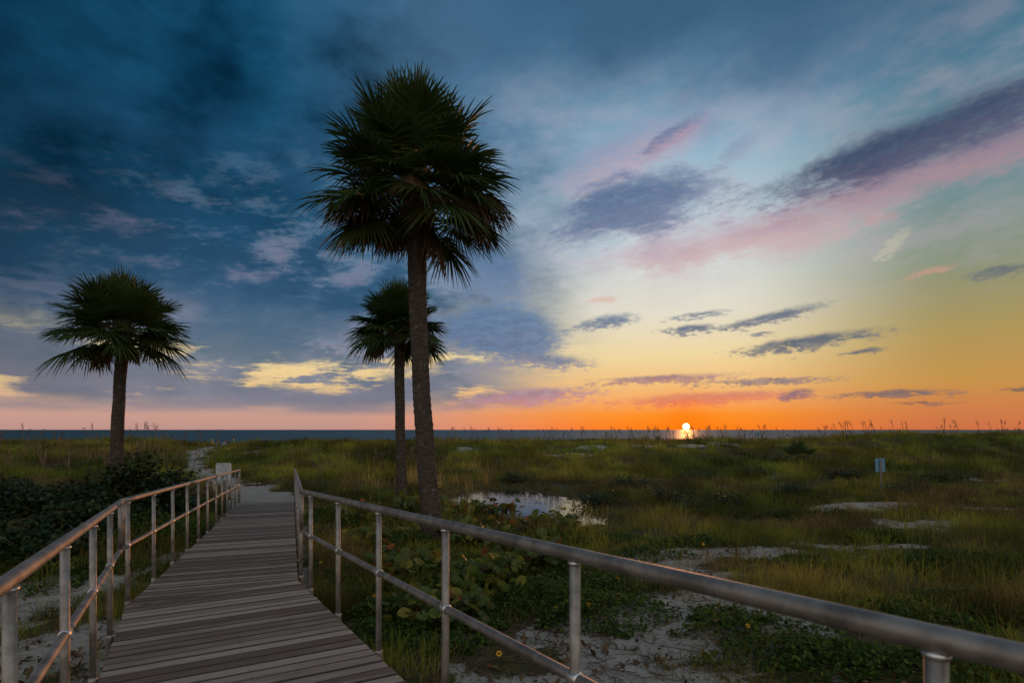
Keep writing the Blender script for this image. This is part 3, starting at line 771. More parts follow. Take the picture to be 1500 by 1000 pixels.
TH_ = [(-17.0, 17.5, 2.4, 1.8, 1.1, 2600, 'dark shrub at the outer edge of the thicket'), (-13.8, 15.2, 2.0, 1.6, 1.0, 2600, 'dark shrub in front of the wide crowned palm trunk'),
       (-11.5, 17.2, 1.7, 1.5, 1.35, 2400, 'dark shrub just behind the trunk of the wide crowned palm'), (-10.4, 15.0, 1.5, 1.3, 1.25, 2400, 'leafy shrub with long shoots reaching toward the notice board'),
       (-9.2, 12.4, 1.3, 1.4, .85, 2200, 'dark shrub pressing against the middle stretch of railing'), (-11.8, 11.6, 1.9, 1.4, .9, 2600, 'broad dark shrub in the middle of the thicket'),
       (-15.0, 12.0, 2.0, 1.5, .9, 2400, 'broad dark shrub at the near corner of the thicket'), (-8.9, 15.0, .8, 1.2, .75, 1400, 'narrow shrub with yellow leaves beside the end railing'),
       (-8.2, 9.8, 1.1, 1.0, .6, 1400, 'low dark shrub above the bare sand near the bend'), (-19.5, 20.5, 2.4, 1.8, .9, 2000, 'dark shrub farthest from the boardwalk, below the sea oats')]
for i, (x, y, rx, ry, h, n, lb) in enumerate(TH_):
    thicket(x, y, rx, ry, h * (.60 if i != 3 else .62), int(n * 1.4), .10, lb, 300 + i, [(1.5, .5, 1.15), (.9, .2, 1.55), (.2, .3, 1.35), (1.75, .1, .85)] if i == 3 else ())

for i, (px, py, rx, h) in enumerate(((868, 742, .8, .35), (925, 715, 1.1, .4), (1015, 706, 1.2, .4), (1105, 700, 1.2, .4), (760, 706, 1.1, .35), (980, 735, .9, .32), (1060, 745, 1.0, .3), (1230, 700, 1.3, .4), (1390, 705, 1.4, .45), (1160, 725, 1.0, .3), (680, 700, 1.0, .35), (1330, 728, 1.0, .35))):
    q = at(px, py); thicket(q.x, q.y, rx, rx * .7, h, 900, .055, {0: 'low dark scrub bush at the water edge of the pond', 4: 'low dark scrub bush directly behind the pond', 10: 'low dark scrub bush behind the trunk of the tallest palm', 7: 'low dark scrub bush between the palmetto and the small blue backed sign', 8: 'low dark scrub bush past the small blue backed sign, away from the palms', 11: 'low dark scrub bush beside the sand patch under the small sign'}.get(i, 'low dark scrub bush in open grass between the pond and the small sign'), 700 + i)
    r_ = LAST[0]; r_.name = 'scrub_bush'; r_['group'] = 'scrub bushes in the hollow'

# ------------------------------------------------------------------ dune grass
def grass(name, px0, px1, y0, y1, n_clump, per, hfun, cfun, dens, lean=.55, wmin=.005, wk=.00055, label=None, spread=.16, power=1.0, keep_z=None):
    u = rng.random(n_clump)
    if power == 1.0: y = y0 * (y1 / y0) ** u
    else: e = 1 - power; y = (y0 ** e + u * (y1 ** e - y0 ** e)) ** (1 / e)
    x = (rng.uniform(px0, px1, n_clump) - 750) / F * y
    k = rng.random(n_clump) < dens(x, y); x, y = x[k], y[k]; n = len(x)
    hC = hfun(x, y) * rng.uniform(.65, 1.25, n)
    cC = cfun(x, y) * (.45 + 1.25 * ss(fbm(x / (.5 + y * .02), y / (.5 + y * .03), 205), .25, .75))[:, None]
    B = n * per; ci = np.repeat(np.arange(n), per)
    sc = np.maximum(hC[ci] / .5, .4)
    rr = np.abs(rng.normal(0, 1, B)) * spread * sc * (1 + y[ci] * .012); th = rng.uniform(0, 6.283, B)
    bx, by = x[ci] + np.cos(th) * rr, y[ci] + np.sin(th) * rr
    d1, d2 = in_deck_w(bx, by); ok = (np.minimum(d1, d2) > 1.0) | (by > 18.9)
    ci, th, bx, by = ci[ok], th[ok], bx[ok], by[ok]; B = len(bx)
    bz = ground(bx, by) - .02
    h = hC[ci] * rng.uniform(.5, 1.15, B); ln = np.abs(rng.normal(0, lean, B)) * h
    ta = th + rng.normal(0, .7, B); dxy = np.stack([np.cos(ta), np.sin(ta)], 1)
    w = np.maximum(wmin, wk * by) * rng.uniform(.7, 1.4, B)
    wa = rng.uniform(-.9, .9, B); wv = np.stack([np.cos(wa), np.sin(wa)], 1)          # blade faces, many turned to the sea and land
    vs_ = np.zeros((B, 7, 3))
    for j, (t, ww) in enumerate(((0, .8), (.4, 1.0), (.75, .65))):
        for sgi, sg in ((0, -1), (1, 1)):
            q = vs_[:, 2 * j + sgi]; q[:, 0] = bx + dxy[:, 0] * ln * t ** 1.8 + wv[:, 0] * w * ww * sg / 2
            q[:, 1] = by + dxy[:, 1] * ln * t ** 1.8 + wv[:, 1] * w * ww * sg / 2; q[:, 2] = bz + h * (t - .28 * (ln / h) * t * t)
    q = vs_[:, 6]; q[:, 0] = bx + dxy[:, 0] * ln; q[:, 1] = by + dxy[:, 1] * ln; q[:, 2] = bz + h * (1 - .28 * np.minimum(ln / h, 1.8))
    i0 = (np.arange(B) * 7)[:, None]
    fs_ = np.concatenate([i0 + np.array([[0, 1, 3]]), i0 + np.array([[0, 3, 2]]), i0 + np.array([[2, 3, 5]]), i0 + np.array([[2, 5, 4]]), i0 + np.array([[4, 5, 6]])])
    col = cC[ci] * rng.uniform(.65, 1.35, (B, 1)); dry = rng.random((B, 1)) < .10; col = np.where(dry, np.array([[.17, .115, .05]]), col)
    o = np_mesh(name, vs_.reshape(-1, 3), fs_, M['grass'], np.repeat(col, 7, 0)); tag(o, label, 'grass', kind='stuff'); return o
G0, G1, G2, BR = np.array([.078, .108, .014]), np.array([.155, .180, .022]), np.array([.240, .212, .030]), np.array([.150, .092, .038])
def lerp(a, b, t): return a[None] * (1 - t[:, None]) + b[None] * t[:, None]
def cf_dune(x, y):
    c = lerp(G0, G1, ss(fbm(x / 3, y / 3, 5), .3, .7)); t = ss(fbm(x / 5, y / 6, 15), .45, .75)[:, None]; c = c * (1 - t) + G2 * t
    b = ss(fbm(x / 2.4, y / 4, 25), .60, .78)[:, None] * .9; return c * (1 - b) + BR * b
def cf_plain(x, y):
    c = lerp(G0, G2, ss(fbm(x / 2, y / 3, 35), .25, .8))
    b = np.maximum(ss(fbm(x / 2.6, y / 2, 45), .42, .66), np.exp(-((y - 25.0) / 2.0) ** 2) * (x < 9))[:, None] * .85; return c * (1 - b) + BR * b
no_sand = lambda x, y: np.maximum(1 - ss(sandiness(x, y) + (fbm(x / .5, y / .5, 225) - .5) * .9, .4, .8), .06 * (path_dist(x, y) > 1.4))
no_pond = lambda x, y: ss(pond_f(x, y), .98, 1.15)
th_w = lambda x, y: 1 - .8 * ((x < -7.5) & (y < 20) & (x > -22))
grass('dune_grass', -500, 2000, 26, 60, 19000, 15, lambda x, y: .18 + .34 * fbm(x / 3, y / 3, 55) + .38 * ss(fbm(x / 1.1, y / 1.4, 235), .48, .75), cf_dune, lambda x, y: no_sand(x, y) * (.45 + .8 * fbm(x / 2.2, y / 2.2, 65)) * ss(path_dist(x, y), .3, .8), .5, label='thick green grass covering the dunes', power=1.25, spread=.2)
grass('meadow_grass', -450, 1950, 7.0, 27, 24000, 13, lambda x, y: .10 + .22 * fbm(x / 2, y / 2, 75) + .34 * ss(fbm(x / .8, y / .9, 245), .5, .76) + .06 * (x > 4), cf_plain, lambda x, y: no_sand(x, y) * no_pond(x, y) * (.25 + 1.0 * ss(fbm(x / 1.8, y / 1.8, 85), .3, .62)) * th_w(x, y), .65, label='mixed green and brown grass of the hollow behind the dunes')
grass('sand_grass', -300, 1800, 3.6, 11, 5200, 12, lambda x, y: .12 + .30 * fbm(x / 1.1, y / 1.1, 95), lambda x, y: lerp(G1, G2, rng.random(len(x))), lambda x, y: ss(fbm(x / .9, y / .9, 105), .45, .7) * (.25 + .75 * no_sand(x, y)), .6, .003, .0006, label='loose tufts of grass growing out of the bare sand')
grass('pond_reeds', 620, 920, 14.5, 25.5, 1300, 6, lambda x, y: .12 + .22 * fbm(x, y, 115), lambda x, y: lerp(BR, G2, rng.random(len(x))) * .8, lambda x, y: (pond_f(x, y) < 1.25) * np.maximum(ss(fbm(x / 1.0, y / 1.4, 125), .42, .62) * .7, ss(pond_f(x, y), .75, 1.0)), .35, .004, .0005, label='thin reeds standing in the shallow pond')
grass('golden_seed_grass', 500, 720, 22, 34, 60, 16, lambda x, y: .75 + 0 * x, lambda x, y: np.tile(np.array([[.30, .20, .06]]), (len(x), 1)), lambda x, y: .9 + 0 * x, .25, .006, .0006, label='golden seeding grass in front of the dunes', spread=.10)

# ------------------------------------------------------------------ low leafy ground cover with yellow flowers
def cover(name, patches, label, size=.042, dens=1100):
    P_ = []
    for cx, cy, rx, ry, h in patches:
        n = int(dens * rx * ry * 3.14); a = rng.uniform(0, 6.283, n); q = np.sqrt(rng.random(n))
        x = cx + np.cos(a) * q * rx * (1 + .35 * np.sin(3 * a + cx)); y = cy + np.sin(a) * q * ry * (1 + .3 * np.cos(2 * a + cy))
        hh = h * (1 - q ** 2 * .8) * (.4 + fbm(x * 2.5, y * 2.5, 135)); z = ground(x, y) + rng.random(n) ** .6 * hh
        P_.append(np.stack([x, y, z], 1))
    c = np.concatenate(P_); d1, d2 = in_deck_w(c[:, 0], c[:, 1]); c = c[np.minimum(d1, d2) > 1.02]; n = len(c)
    s = size * rng.uniform(.6, 1.5, n); A = rng.uniform(0, 6.283, n); ph = rng.normal(.35, .45, n)
    u = np.stack([np.cos(A), np.sin(A), np.zeros(n)], 1); w = np.stack([-np.sin(A) * np.cos(ph), np.cos(A) * np.cos(ph), np.sin(ph)], 1)
    vs_ = np.stack([c - w * s[:, None] * .6, c + u * s[:, None] * .42, c + w * s[:, None] * .7, c - u * s[:, None] * .42], 1).reshape(-1, 3)
    col = lerp(np.array([.030, .062, .012]), np.array([.095, .135, .022]), rng.random(n) ** 1.5)
    o = np_mesh(name, vs_, np.arange(n * 4).reshape(n, 4), M['cover'], np.repeat(col, 4, 0)); tag(o, label, 'ground cover', kind='stuff'); return o
CP = []
for px, py, rx, ry, h in ((860, 905, .9, .9, .30), (800, 880, .8, .7, .30), (900, 865, .8, .6, .26), (830, 850, .9, .7, .30), (940, 815, .8, .5, .28), (1020, 800, .8, .5, .26), (900, 795, 1.0, .7, .18), (1090, 925, .8, .45, .22), (1150, 960, .9, .5, .22),
                          (1060, 905, .5, .4, .2), (1180, 760, 1.4, .7, .30), (1290, 790, 1.2, .6, .28), (520, 880, .45, .6, .22), (500, 850, .4, .5, .2), (480, 820, .4, .5, .2), (560, 905, .5, .5, .26), (545, 930, .4, .4, .22),
                          (700, 910, .6, .4, .2), (1400, 830, 1.2, .8, .3), (1300, 900, 1.0, .8, .26), (1450, 900, 1.2, .8, .3), (660, 790, .8, .6, .3), (480, 755, .8, .8, .3), (540, 740, .8, .8, .35), (1240, 970, .8, .6, .22), (1180, 830, .9, .5, .2), (1400, 980, .9, .6, .25), (620, 868, .6, .6, .3), (690, 880, .6, .6, .32), (750, 888, .6, .5, .3), (640, 825, .8, .7, .3), (585, 875, .5, .6, .28), (720, 840, .9, .8, .32), (600, 800, .8, .8, .3), (560, 770, .9, .9, .3), (760, 800, 1., .8, .28), (830, 790, 1., .7, .25), (605, 930, .4, .35, .2), (655, 950, .45, .3, .18), (690, 925, .4, .3, .2), (560, 955, .3, .3, .2)):
    q = at(px, py); CP.append((q.x, q.y, rx, ry, h))
cover('ground_cover', CP, 'dark green leafy creeper matting the ground beside the railing')
LCP = [(-7.2, 9.2, 1.1, .9, .25), (-9.8, 9.6, 1.8, 1.3, .5), (-12.5, 9.6, 2.0, 1.2, .5), (-6.7, 12.0, .7, 1.0, .45), (-7.6, 12.4, .8, 1.6, .6), (-5.6, 9.6, .4, .6, .16), (-8.6, 16.4, .7, 1.0, .5), (-15.5, 9.5, 2, 1.4, .5), (-9.2, 8.0, 1.3, .8, .2)]
cover('creeper', LCP, 'dark creeper running under the thicket shrubs', .055, 700)
# single yellow flowers
def flower(q, size, label, i):
    r_ = random.Random(i); root = empty('beach_sunflower', q); tag(root, label, 'flower', 'yellow flowers in the creeper')
    h = r_.uniform(.10, .2); tube('stem', [(0, 0, -.03), (.01, .0, h * .6), (0, -.01, h)], .003, M['vine'], root, 5)
    v, f = [], []
    for k in range(11):
        a = 6.283 * k / 11; b = len(v); d_ = Vector((math.cos(a), math.sin(a), 0)); s_ = Vector((-d_.y, d_.x, 0))
        v += [d_ * size * .15 - s_ * size * .06, d_ * size * .15 + s_ * size * .06, d_ * size * .38 + s_ * size * .11 + Vector((0, 0, .004)), d_ * size * .5, d_ * size * .38 - s_ * size * .11 + Vector((0, 0, .004))]; f.append((b, b + 1, b + 2, b + 3, b + 4))
    hd = mk('petals', v, f, M['petal'], root); hd.location = (0, -.01, h); hd.rotation_euler = (r_.uniform(.5, 1.0), r_.uniform(-.4, .4), 0)
    vv, ff = tube_geo([(0, 0, -.004), (0, 0, .006), (0, 0, .010)], [size * .17, size * .17, size * .08], 9); mk('disc', vv, ff, M['disc'], hd)
FL = [(731, 985, .06, 'yellow daisy flower alone on bare sand below the mid rail')] + [(px, py, .055, 'small yellow daisy flower rising out of the green creeper') for px, py in ((858, 868), (862, 908), (838, 935), (878, 845), (905, 862), (814, 912), (926, 832), (1030, 806), (548, 888), (470, 838), (1095, 935), (1190, 770))]
for i, (px, py, sz, lb) in enumerate(FL): flower(at(px, py), sz, lb, i)

# dry vines and twigs on the sand
parts = []
for i in range(900):
    if i < 700: q = at(random.uniform(620, 1350), 800 + random.random() * 195)
    else: q = Vector((random.uniform(-8.5, -4.6), random.uniform(4.5, 10), 0))
    d1, d2 = in_deck_w(np.array(q.x), np.array(q.y))
    if min(d1, d2) < 1.1: continue
    a = random.uniform(0, 6.283); pts = []; p_ = Vector((q.x, q.y, 0)); L_ = random.uniform(.12, .6)
    for k in range(5):
        pts.append((p_.x, p_.y, gz(p_.x, p_.y) + .008 + (random.random() ** 3) * .07)); a += random.gauss(0, .5); p_ = p_ + Vector((math.cos(a), math.sin(a), 0)) * L_ / 4
    rad = random.uniform(.002, .006); parts.append(tube_geo(pts, [rad, rad, rad * .9, rad * .8, rad * .5], 4, False))
tag(mk('dry_vines', *join_geo(parts), M['twig'], None, True), 'dry brown vines and twigs scattered over the sand', 'twigs', kind='stuff')

n = 9000; y = 3.8 * (12 / 3.8) ** rng.random(n); x = (rng.uniform(-250, 1700, n) - 750) / F * y
k = (rng.random(n) < .25 + .75 * ss(fbm(x / .7, y / .7, 215), .4, .62)); x, y = x[k], y[k]; d1, d2 = in_deck_w(x, y); k = np.minimum(d1, d2) > .97; x, y = x[k], y[k]; n = len(x)
c = np.stack([x, y, ground(x, y) + .006], 1); sz_ = rng.uniform(.012, .05, n)[:, None]; A = rng.uniform(0, 6.283, n); tl_ = rng.normal(0, .45, (n, 2))
u = np.stack([np.cos(A), np.sin(A), tl_[:, 0]], 1); w = np.stack([-np.sin(A), np.cos(A), tl_[:, 1]], 1) * .6
c[:, 2] += (np.abs(tl_[:, 0]) * 1.0 + np.abs(tl_[:, 1]) * .6) * sz_[:, 0]
vv = np.stack([c - u * sz_, c + w * sz_, c + u * sz_, c - w * sz_], 1).reshape(-1, 3)
cc = np.array([[.11, .065, .035]]) * rng.uniform(.35, 1.7, (n, 1)); cc = np.where(rng.random((n, 1)) < .06, np.array([[.20, .07, .03]]), cc)
tag(np_mesh('leaf_litter', vv, np.arange(n * 4).reshape(n, 4), M['cover'], np.repeat(cc, 4, 0)), 'brown fallen leaves and litter lying on the sand', 'leaf litter', kind='stuff')

# ------------------------------------------------------------------ sea oats standing on the dune crest
def oat_mesh(seed):
    r_ = random.Random(seed); bend = r_.uniform(.02, .09) * r_.choice((-1, 1)); parts = []
    pts = [Vector((bend * t * t, .03 * t, t)) for t in (0, .25, .5, .75, .9, 1.0)]
    pts.append(Vector((bend * 1.0 + math.copysign(.05, bend), .03, 1.02)))
    parts.append(tube_geo(pts, [.006, .006, .0055, .005, .004, .003, .002], 4, False))
    for k in range(16):
        t = .78 + .24 * k / 16; p0 = Vector((bend * t * t, .03 * t, min(t, 1.01))); a = r_.uniform(0, 6.283)
        e = p0 + Vector((math.cos(a) * .035 + math.copysign(.035, bend), math.sin(a) * .03, r_.uniform(-.045, .01))); w_ = Vector((0, .012, .010))
        s_ = p0.lerp(e, .6); parts.append(([p0, s_ + Vector((.011, .004, .006)), e, s_ - Vector((.011, .004, .006)), s_ + Vector((0, .012, 0)), s_ - Vector((0, .012, 0))], [(0, 1, 4), (1, 2, 4), (2, 3, 4), (3, 0, 4), (0, 1, 5), (1, 2, 5), (2, 3, 5), (3, 0, 5)]))
    for k in range(4):
        a = r_.uniform(0, 6.283); L_ = r_.uniform(.3, .5); d_ = Vector((math.cos(a), math.sin(a), 0)); s_ = Vector((-d_.y, d_.x, 0)) * .008
        m_ = d_ * .12 + Vector((0, 0, L_)); e = d_ * .3 + Vector((0, 0, L_ * .95)); parts.append(([s_, -s_, m_ - s_, m_ + s_, e], [(0, 1, 2, 3), (3, 2, 4)]))
    v, f = join_geo(parts); me = bpy.data.meshes.new('sea_oat'); me.from_pydata([tuple(q) for q in v], [], f); me.update(); me.materials.append(M['seed']); return me
OAT = [oat_mesh(s_) for s_ in range(7)]
def oat(x, y, h, lb, grp, i, w=1.0):
    o = link('sea_oat', OAT[i % 7]); o.location = (x, y, gz(x, y) - .03); o.scale = (h * w, h * w, h); o.rotation_euler = (random.gauss(0, .06), random.gauss(0, .06), random.gauss(0, .5)); tag(o, lb, 'sea oat', grp)
i = 0
for px in [2, 14, 22, 32, 37, 50, 62, 76, 86, 100, 127, 133, 140, 154, 158, 190, 196, 200, 206, 212, 220, 228, 233, 238, 246, 252, 258, 264, 268, 273, 294, 302, 312]:
    y = random.uniform(30, 40); oat((px + random.uniform(-3, 3) - 750) / F * y, y, random.uniform(1.5, 2.3), 'tall sea oat stalk behind the thicket, seed head above the horizon', 'sea oats behind the thicket', i, 1.5); i += 1
for k in range(150):
    px = random.uniform(655, 1500) if k % 3 else random.uniform(880, 1260); y = random.uniform(46, 58)
    oat((px - 750) / F * y, y, random.uniform(.9, 1.7), 'sea oat stalk on the dune crest against the bright sea', 'sea oats on the dune crest', i, 2.3); i += 1
for px, py in ((497, 672), (505, 668), (512, 676), (540, 670), (548, 664), (556, 672), (545, 680), (563, 676), (650, 674), (656, 680), (664, 668), (600, 660), (606, 664), (604, 672), (430, 660), (436, 664), (640, 655), (965, 672), (1078, 678), (470, 676), (483, 670)):
    q = at(px, py + 18); oat(q.x, q.y, random.uniform(.8, 1.15), 'golden sea oat stalk in the green grass between boardwalk and dune crest', 'golden sea oats in the hollow', i, 1.6); i += 1

# ------------------------------------------------------------------ saw palmetto clump on the dune
q = at(1166, 676); root = empty('palmetto', q); tag(root, 'dark spiky palmetto clump on the dune beyond the blue backed sign', 'palmetto')
tube('stem', [(0, 0, -.1), (0, 0, .15)], [.12, .08], M['bark'], root, 8)
for k in range(20):
    pv, bv = frond_geo(Vector((random.uniform(-.5, .5), random.uniform(-.4, .4), .05)), k * 2.4, R(random.uniform(18, 85)), random.uniform(.5, .9), random.uniform(.55, .75), 22, 1.6, .1, .045, k)
    fr = mk('frond', *bv, M['frond'], root); mk('petiole', *pv, M['petiole'], fr)

# ------------------------------------------------------------------ signs and a post
def rounded(w, h, r_, n=4):
    pts = []
    for cx, cy, a0 in ((w / 2 - r_, h / 2 - r_, 0), (-w / 2 + r_, h / 2 - r_, 90), (-w / 2 + r_, -h / 2 + r_, 180), (w / 2 - r_, -h / 2 + r_, 270)):
        for k in range(n + 1): a = R(a0 + 90 * k / n); pts.append((cx + math.cos(a) * r_, cy + math.sin(a) * r_))
    return pts
def plate(name, pts, t, mat, parent):
    n = len(pts); v = [(x, -t / 2, z) for x, z in pts] + [(x, t / 2, z) for x, z in pts]
    return mk(name, v, [tuple(range(n)), tuple(range(2 * n - 1, n - 1, -1))] + [(k, n + k, n + (k + 1) % n, (k + 1) % n) for k in range(n)], mat, parent)
Y = 20.6; x = (327.5 - 750) / F * Y; z0 = gz(x, Y); root = empty('notice_board', (x, Y, z0)); root.rotation_euler = (0, 0, .1)
tag(root, 'pale notice board with dark printing standing beside the sand path', 'sign')
pz = lambda py, D: CZ + (629 - py) / F * D - z0
zt, zb = pz(678, Y), pz(702.5, Y); pl = plate('panel', rounded(.52, zt - zb, .04), .012, M['signwhite'], root); pl.location = (0, 0, (zt + zb) / 2)
mk('post', *box_geo(-.06, .06, .01, .09, -.3, zt - .05), M['steelpost'], root)
ra = random.Random(5); Hh = zt - zb; rows = []
def marks(zc, hh, x0, x1, dense=1.0, wmin=.008, wmax=.03):
    x_ = x0
    while x_ < x1:
        w_ = min(ra.uniform(wmin, wmax), x1 - x_)
        if ra.random() < dense: rows.append(([(x_, -.0085, zc - hh * ra.uniform(.35, .5)), (x_ + w_, -.0085, zc - hh * ra.uniform(.35, .5)), (x_ + w_, -.0085, zc + hh * ra.uniform(.35, .5)), (x_, -.0085, zc + hh * ra.uniform(.35, .5))], [(0, 1, 2, 3)]))
        x_ += w_ + ra.uniform(.006, .014)
marks(.5 * Hh - .055, .036, -.23, -.10); marks(.5 * Hh - .050, .036, -.08, .06); marks(.5 * Hh - .055, .036, .10, .23)
for k in range(6): marks(.5 * Hh - .115 - k * .034, .012, -.22 if k > 1 else -.12, .22, .85, .02, .07)
marks(-.5 * Hh + .15, .03, -.06, .10); marks(-.5 * Hh + .09, .05, -.02, .06, 1, .03, .05); marks(-.5 * Hh + .04, .03, -.2, .22, .6)
mk('printing', *join_geo(rows), M['ink'], pl)

q = at(1291, 722); Y = q.y; z0 = q.z; root = empty('small_sign', q); root.rotation_euler = (0, R(-1.5), 0)
tag(root, 'small pale blue backed sign on a thin post above the sand patch', 'sign')
zt, zb = pz(671, Y), pz(691, Y); pl = plate('panel', rounded(14.2 / F * Y, zt - zb, .012), .01, M['signblue'], root); pl.location = (0, .03, (zt + zb) / 2)
mk('post', *box_geo(-.022, .022, -.016, .016, -.3, zt - .02), M['steelpost'], root)
for zz in (.12, -.14): mk('bolt', *tube_geo([(.0, -.0, zz), (.0, -.018, zz)], [.012, .012], 6), M['weld'], pl).location = (0, -.028, 0)
mk('sticker', *box_geo(.035, .085, -.0078, -.0052, -.17, -.125), M['ink'], pl)

q = Vector(((1110 - 750) / F * 60, 60, 0)); z0 = gz(q.x, q.y); root = empty('oval_sign', (q.x, q.y, z0)); tag(root, 'blue oval sign on a dark post at the dune crest by the sea', 'sign')
Y = 60; zt, zb = pz(633, Y), pz(638, Y); w_, h_ = 9.5 / F * Y, zt - zb
pl = plate('panel', [(math.cos(a) * w_ / 2, math.sin(a) * h_ / 2) for a in np.linspace(0, 2 * math.pi, 25)[:-1]], .02, M['signblue'], root); pl.location = (0, 0, (zt + zb) / 2)
mk('post', *box_geo(-.045, .045, -.06, -.012, -.3, zt), M['steelpost'], root)
x = (320.5 - 750) / F * 62; root = empty('timber_post', (x, 62, gz(x, 62))); z0 = gz(x, 62); tag(root, 'lone brown timber post by the beach end of the sand path', 'post')
zt = pz(642.5, 62); mk('shaft', *tube_geo([(0, 0, -.3), (0, 0, zt - .03), (.01, 0, zt)], [.10, .095, .075], 8), M['woodpost'], root); mk('cap', *tube_geo([(.01, 0, zt), (.01, 0, zt + .02)], [.09, .06], 8), M['woodpost'], root)

# ------------------------------------------------------------------ people sitting on the beach
def skinned(name, joints, edges, mat, parent, lvl=2):
    me = bpy.data.meshes.new(name); me.from_pydata([j[:3] for j in joints], edges, []); me.update()
    o = bpy.data.objects.new(name, me); COL.objects.link(o)
    md = o.modifiers.new('s', 'SKIN'); md.use_smooth_shade = True
    for k, j in enumerate(joints): me.skin_vertices[0].data[k].radius = (j[3], j[4] if len(j) > 4 else j[3])
    me.skin_vertices[0].data[0].use_root = True
    o.modifiers.new('b', 'SUBSURF').levels = lvl
    dg = bpy.context.evaluated_depsgraph_get(); m2 = bpy.data.meshes.new_from_object(o.evaluated_get(dg)); m2.name = name
    bpy.data.objects.remove(o); m2.materials.clear(); m2.materials.append(mat); o = link(name, m2, parent); return o
def person(px, Y, rz, shirt, hair, label, head_py):
    x = (px - 750) / F * Y; zg = gz(x, Y); root = empty('person', (x, Y, zg), rz); tag(root, label, 'person', 'people sitting on the beach')
    # sitting on a low seat of sand, knees up, facing -y in its own axes
    hz = .12
    J = [(0, 0, hz + .06, .13, .12), (0, .03, hz + .28, .125, .10), (0, .02, hz + .46, .15, .10), (0, 0, hz + .56, .06), (0, -.02, hz + .66, .055), (0, -.03, hz + .76, .095, .105), (0, -.03, hz + .84, .08, .09)]
    E = [(0, 1), (1, 2), (2, 3), (3, 4), (4, 5), (5, 6)]
    for s_ in (-1, 1):
        b = len(J); J += [(s_ * .11, -.06, hz + .04, .085), (s_ * .14, -.42, hz + .36, .062), (s_ * .14, -.56, hz - .02, .045), (s_ * .15, -.72, hz - .06, .035)]; E += [(0, b), (b, b + 1), (b + 1, b + 2), (b + 2, b + 3)]
        b = len(J); J += [(s_ * .19, .02, hz + .48, .058), (s_ * .24, -.08, hz + .24, .042), (s_ * .17, -.30, hz + .26, .034), (s_ * .14, -.38, hz + .30, .030)]; E += [(2, b), (b, b + 1), (b + 1, b + 2), (b + 2, b + 3)]
    body = skinned('body', J, E, M['skin'], root)
    sj = [(0, 0, hz + .04, .145, .135), (0, .03, hz + .28, .142, .118), (0, .02, hz + .46, .165, .115), (0, .005, hz + .53, .075)]; se = [(0, 1), (1, 2), (2, 3)]
    for s_ in (-1, 1):
        b = len(sj); sj += [(s_ * .19, .02, hz + .48, .072), (s_ * .235, -.06, hz + .30, .060)]; se += [(2, b), (b, b + 1)]
    skinned('shirt', sj, se, M[shirt], root)
    tj = [(0, 0, hz + .02, .15, .13)]; te = []
    for s_ in (-1, 1):
        b = len(tj); tj += [(s_ * .11, -.07, hz + .05, .098), (s_ * .138, -.36, hz + .31, .080)]; te += [(0, b), (b, b + 1)]
    skinned('shorts', tj, te, M['navy'], root)
    bm = bmesh.new(); bmesh.ops.create_uvsphere(bm, u_segments=14, v_segments=9, radius=.118)
    bmesh.ops.delete(bm, geom=[v for v in bm.verts if v.co.z < -.02 and v.co.y < .02], context='VERTS')
    me = bpy.data.meshes.new('hair'); bm.to_mesh(me); bm.free(); me.materials.append(M[hair]); o = link('hair', me, body); o.location = (0, -.018, hz + .825); o.scale = (.92, 1.05, 1.0)
    # lift onto the sand rise so that the head shows where it does over the grass
    root.location.z = max(zg, CZ + (629 - head_py) / F * Y - (hz + .93)); return root
def seat(p, label):      # the beach chair the person sits on
    r_ = empty('beach_chair', (p.location.x, p.location.y, gz(p.location.x, p.location.y)), p.rotation_euler.z); h = p.location.z - r_.location.z + .03
    tag(r_, label, 'beach chair', 'beach chairs')
    mk('seat', *box_geo(-.25, .25, -.32, .20, h - .03, h), M['navy'], r_); b = mk('backrest', *box_geo(-.25, .25, .21, .235, h + .02, h + .42), M['navy'], r_)
    for sx_ in (-1, 1):
        for y_ in (-.28, .18): tube('leg', [(sx_ * .23, y_, -.05), (sx_ * .23, y_, h - .031)], .014, M['steelpost'], r_, 6)
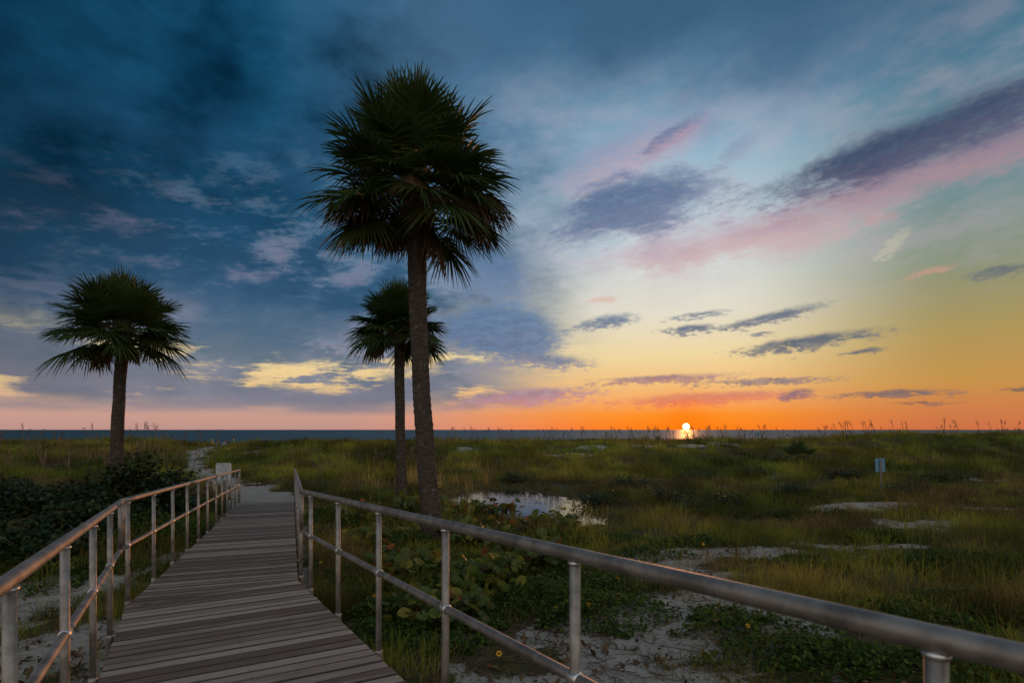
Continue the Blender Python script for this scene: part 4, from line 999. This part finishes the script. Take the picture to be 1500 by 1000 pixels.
for px, Y, rz, sh_, hr, lb, hp in ((311, 68, 2.6, 'yellow', 'hair_fair', 'person in a bright yellow top sitting by the timber post', 644),
                                  (329, 69, 3.1, 'lightblue', 'hair_dark', 'person in a light blue top sitting low beyond the grass', 647.5),
                                  (342, 67, 2.2, 'green', 'hair_dark', 'dark haired person in a green top sitting on the beach', 646),
                                  (1091, 66, 3.0, 'charcoal', 'hair_dark', 'person in dark clothes sitting near the oval sign', 636),
                                  (1153, 66, 3.3, 'charcoal', 'hair_dark', 'lone person in dark clothes sitting against the sea past the oval sign', 638.5)):
    p_ = person(px, Y, rz, sh_, hr, lb, hp)
    if p_.location.z - gz(p_.location.x, p_.location.y) > .08: seat(p_, 'low beach chair under the ' + lb.replace('person in', 'person wearing').split(' sitting')[0])

# ------------------------------------------------------------------ birds far out over the water
def bird(px, py, D, span, label, flap):
    q = at(px, py, D); root = empty('sea_bird', q, random.uniform(-.6, .6)); tag(root, label, 'bird', 'sea birds in flight')
    v, f = tube_geo([(0, -.20, 0), (0, -.15, .01), (0, -.05, .0), (0, .1, 0), (0, .22, .0)], [.012, .035, .06, .045, .012], 8); b = mk('body', v, f, M['bird'], root, True)
    for s_ in (-1, 1):
        w_ = span / 2; v = [(s_ * .03, -.07, .02), (s_ * .03, .07, .02), (s_ * w_ * .45, .06, .02 + flap), (s_ * w_ * .45, -.09, .02 + flap), (s_ * w_, .07, .02 + flap * .4), (s_ * .03, -.05, -.0), (s_ * .03, .05, -.0), (s_ * w_ * .45, .03, .0 + flap), (s_ * w_ * .45, -.06, .0 + flap)]
        mk('wing', v, [(0, 1, 2, 3), (3, 2, 4), (5, 8, 7, 6), (8, 4, 7), (0, 3, 8, 5), (1, 6, 7, 2), (3, 4, 8), (2, 7, 4)], M['bird'], b)
bird(1048, 517, 140, 1.0, 'small dark bird in flight beside another under the long streaked cloud', .14)
bird(1069, 517, 140, 1.0, 'small dark bird in flight beside another under the long streaked cloud', .2)
bird(487, 553, 140, .8, 'lone small dark bird in flight over the sea between the palms', .12)

# a sprig of grass that has come up between two planks
q = (404 - 750) / F; y = 3.55; x = q * y; o0 = (x, y, z1(x, y)); root = empty('grass_sprig', o0); tag(root, 'single green grass sprig growing up between two deck planks', 'grass sprig')
for k in range(3): a = k * 2.1; mk('blade', [(-.002, 0, -.04), (.002, 0, -.04), (.0022 + .006 * math.cos(a), .004 * k, .05), (-.0012 + .006 * math.cos(a), .004 * k, .05), (.014 * math.cos(a), .01 * math.sin(a), .075 + .02 * k)], [(0, 1, 2, 3), (3, 2, 4)], M['grape'], root)
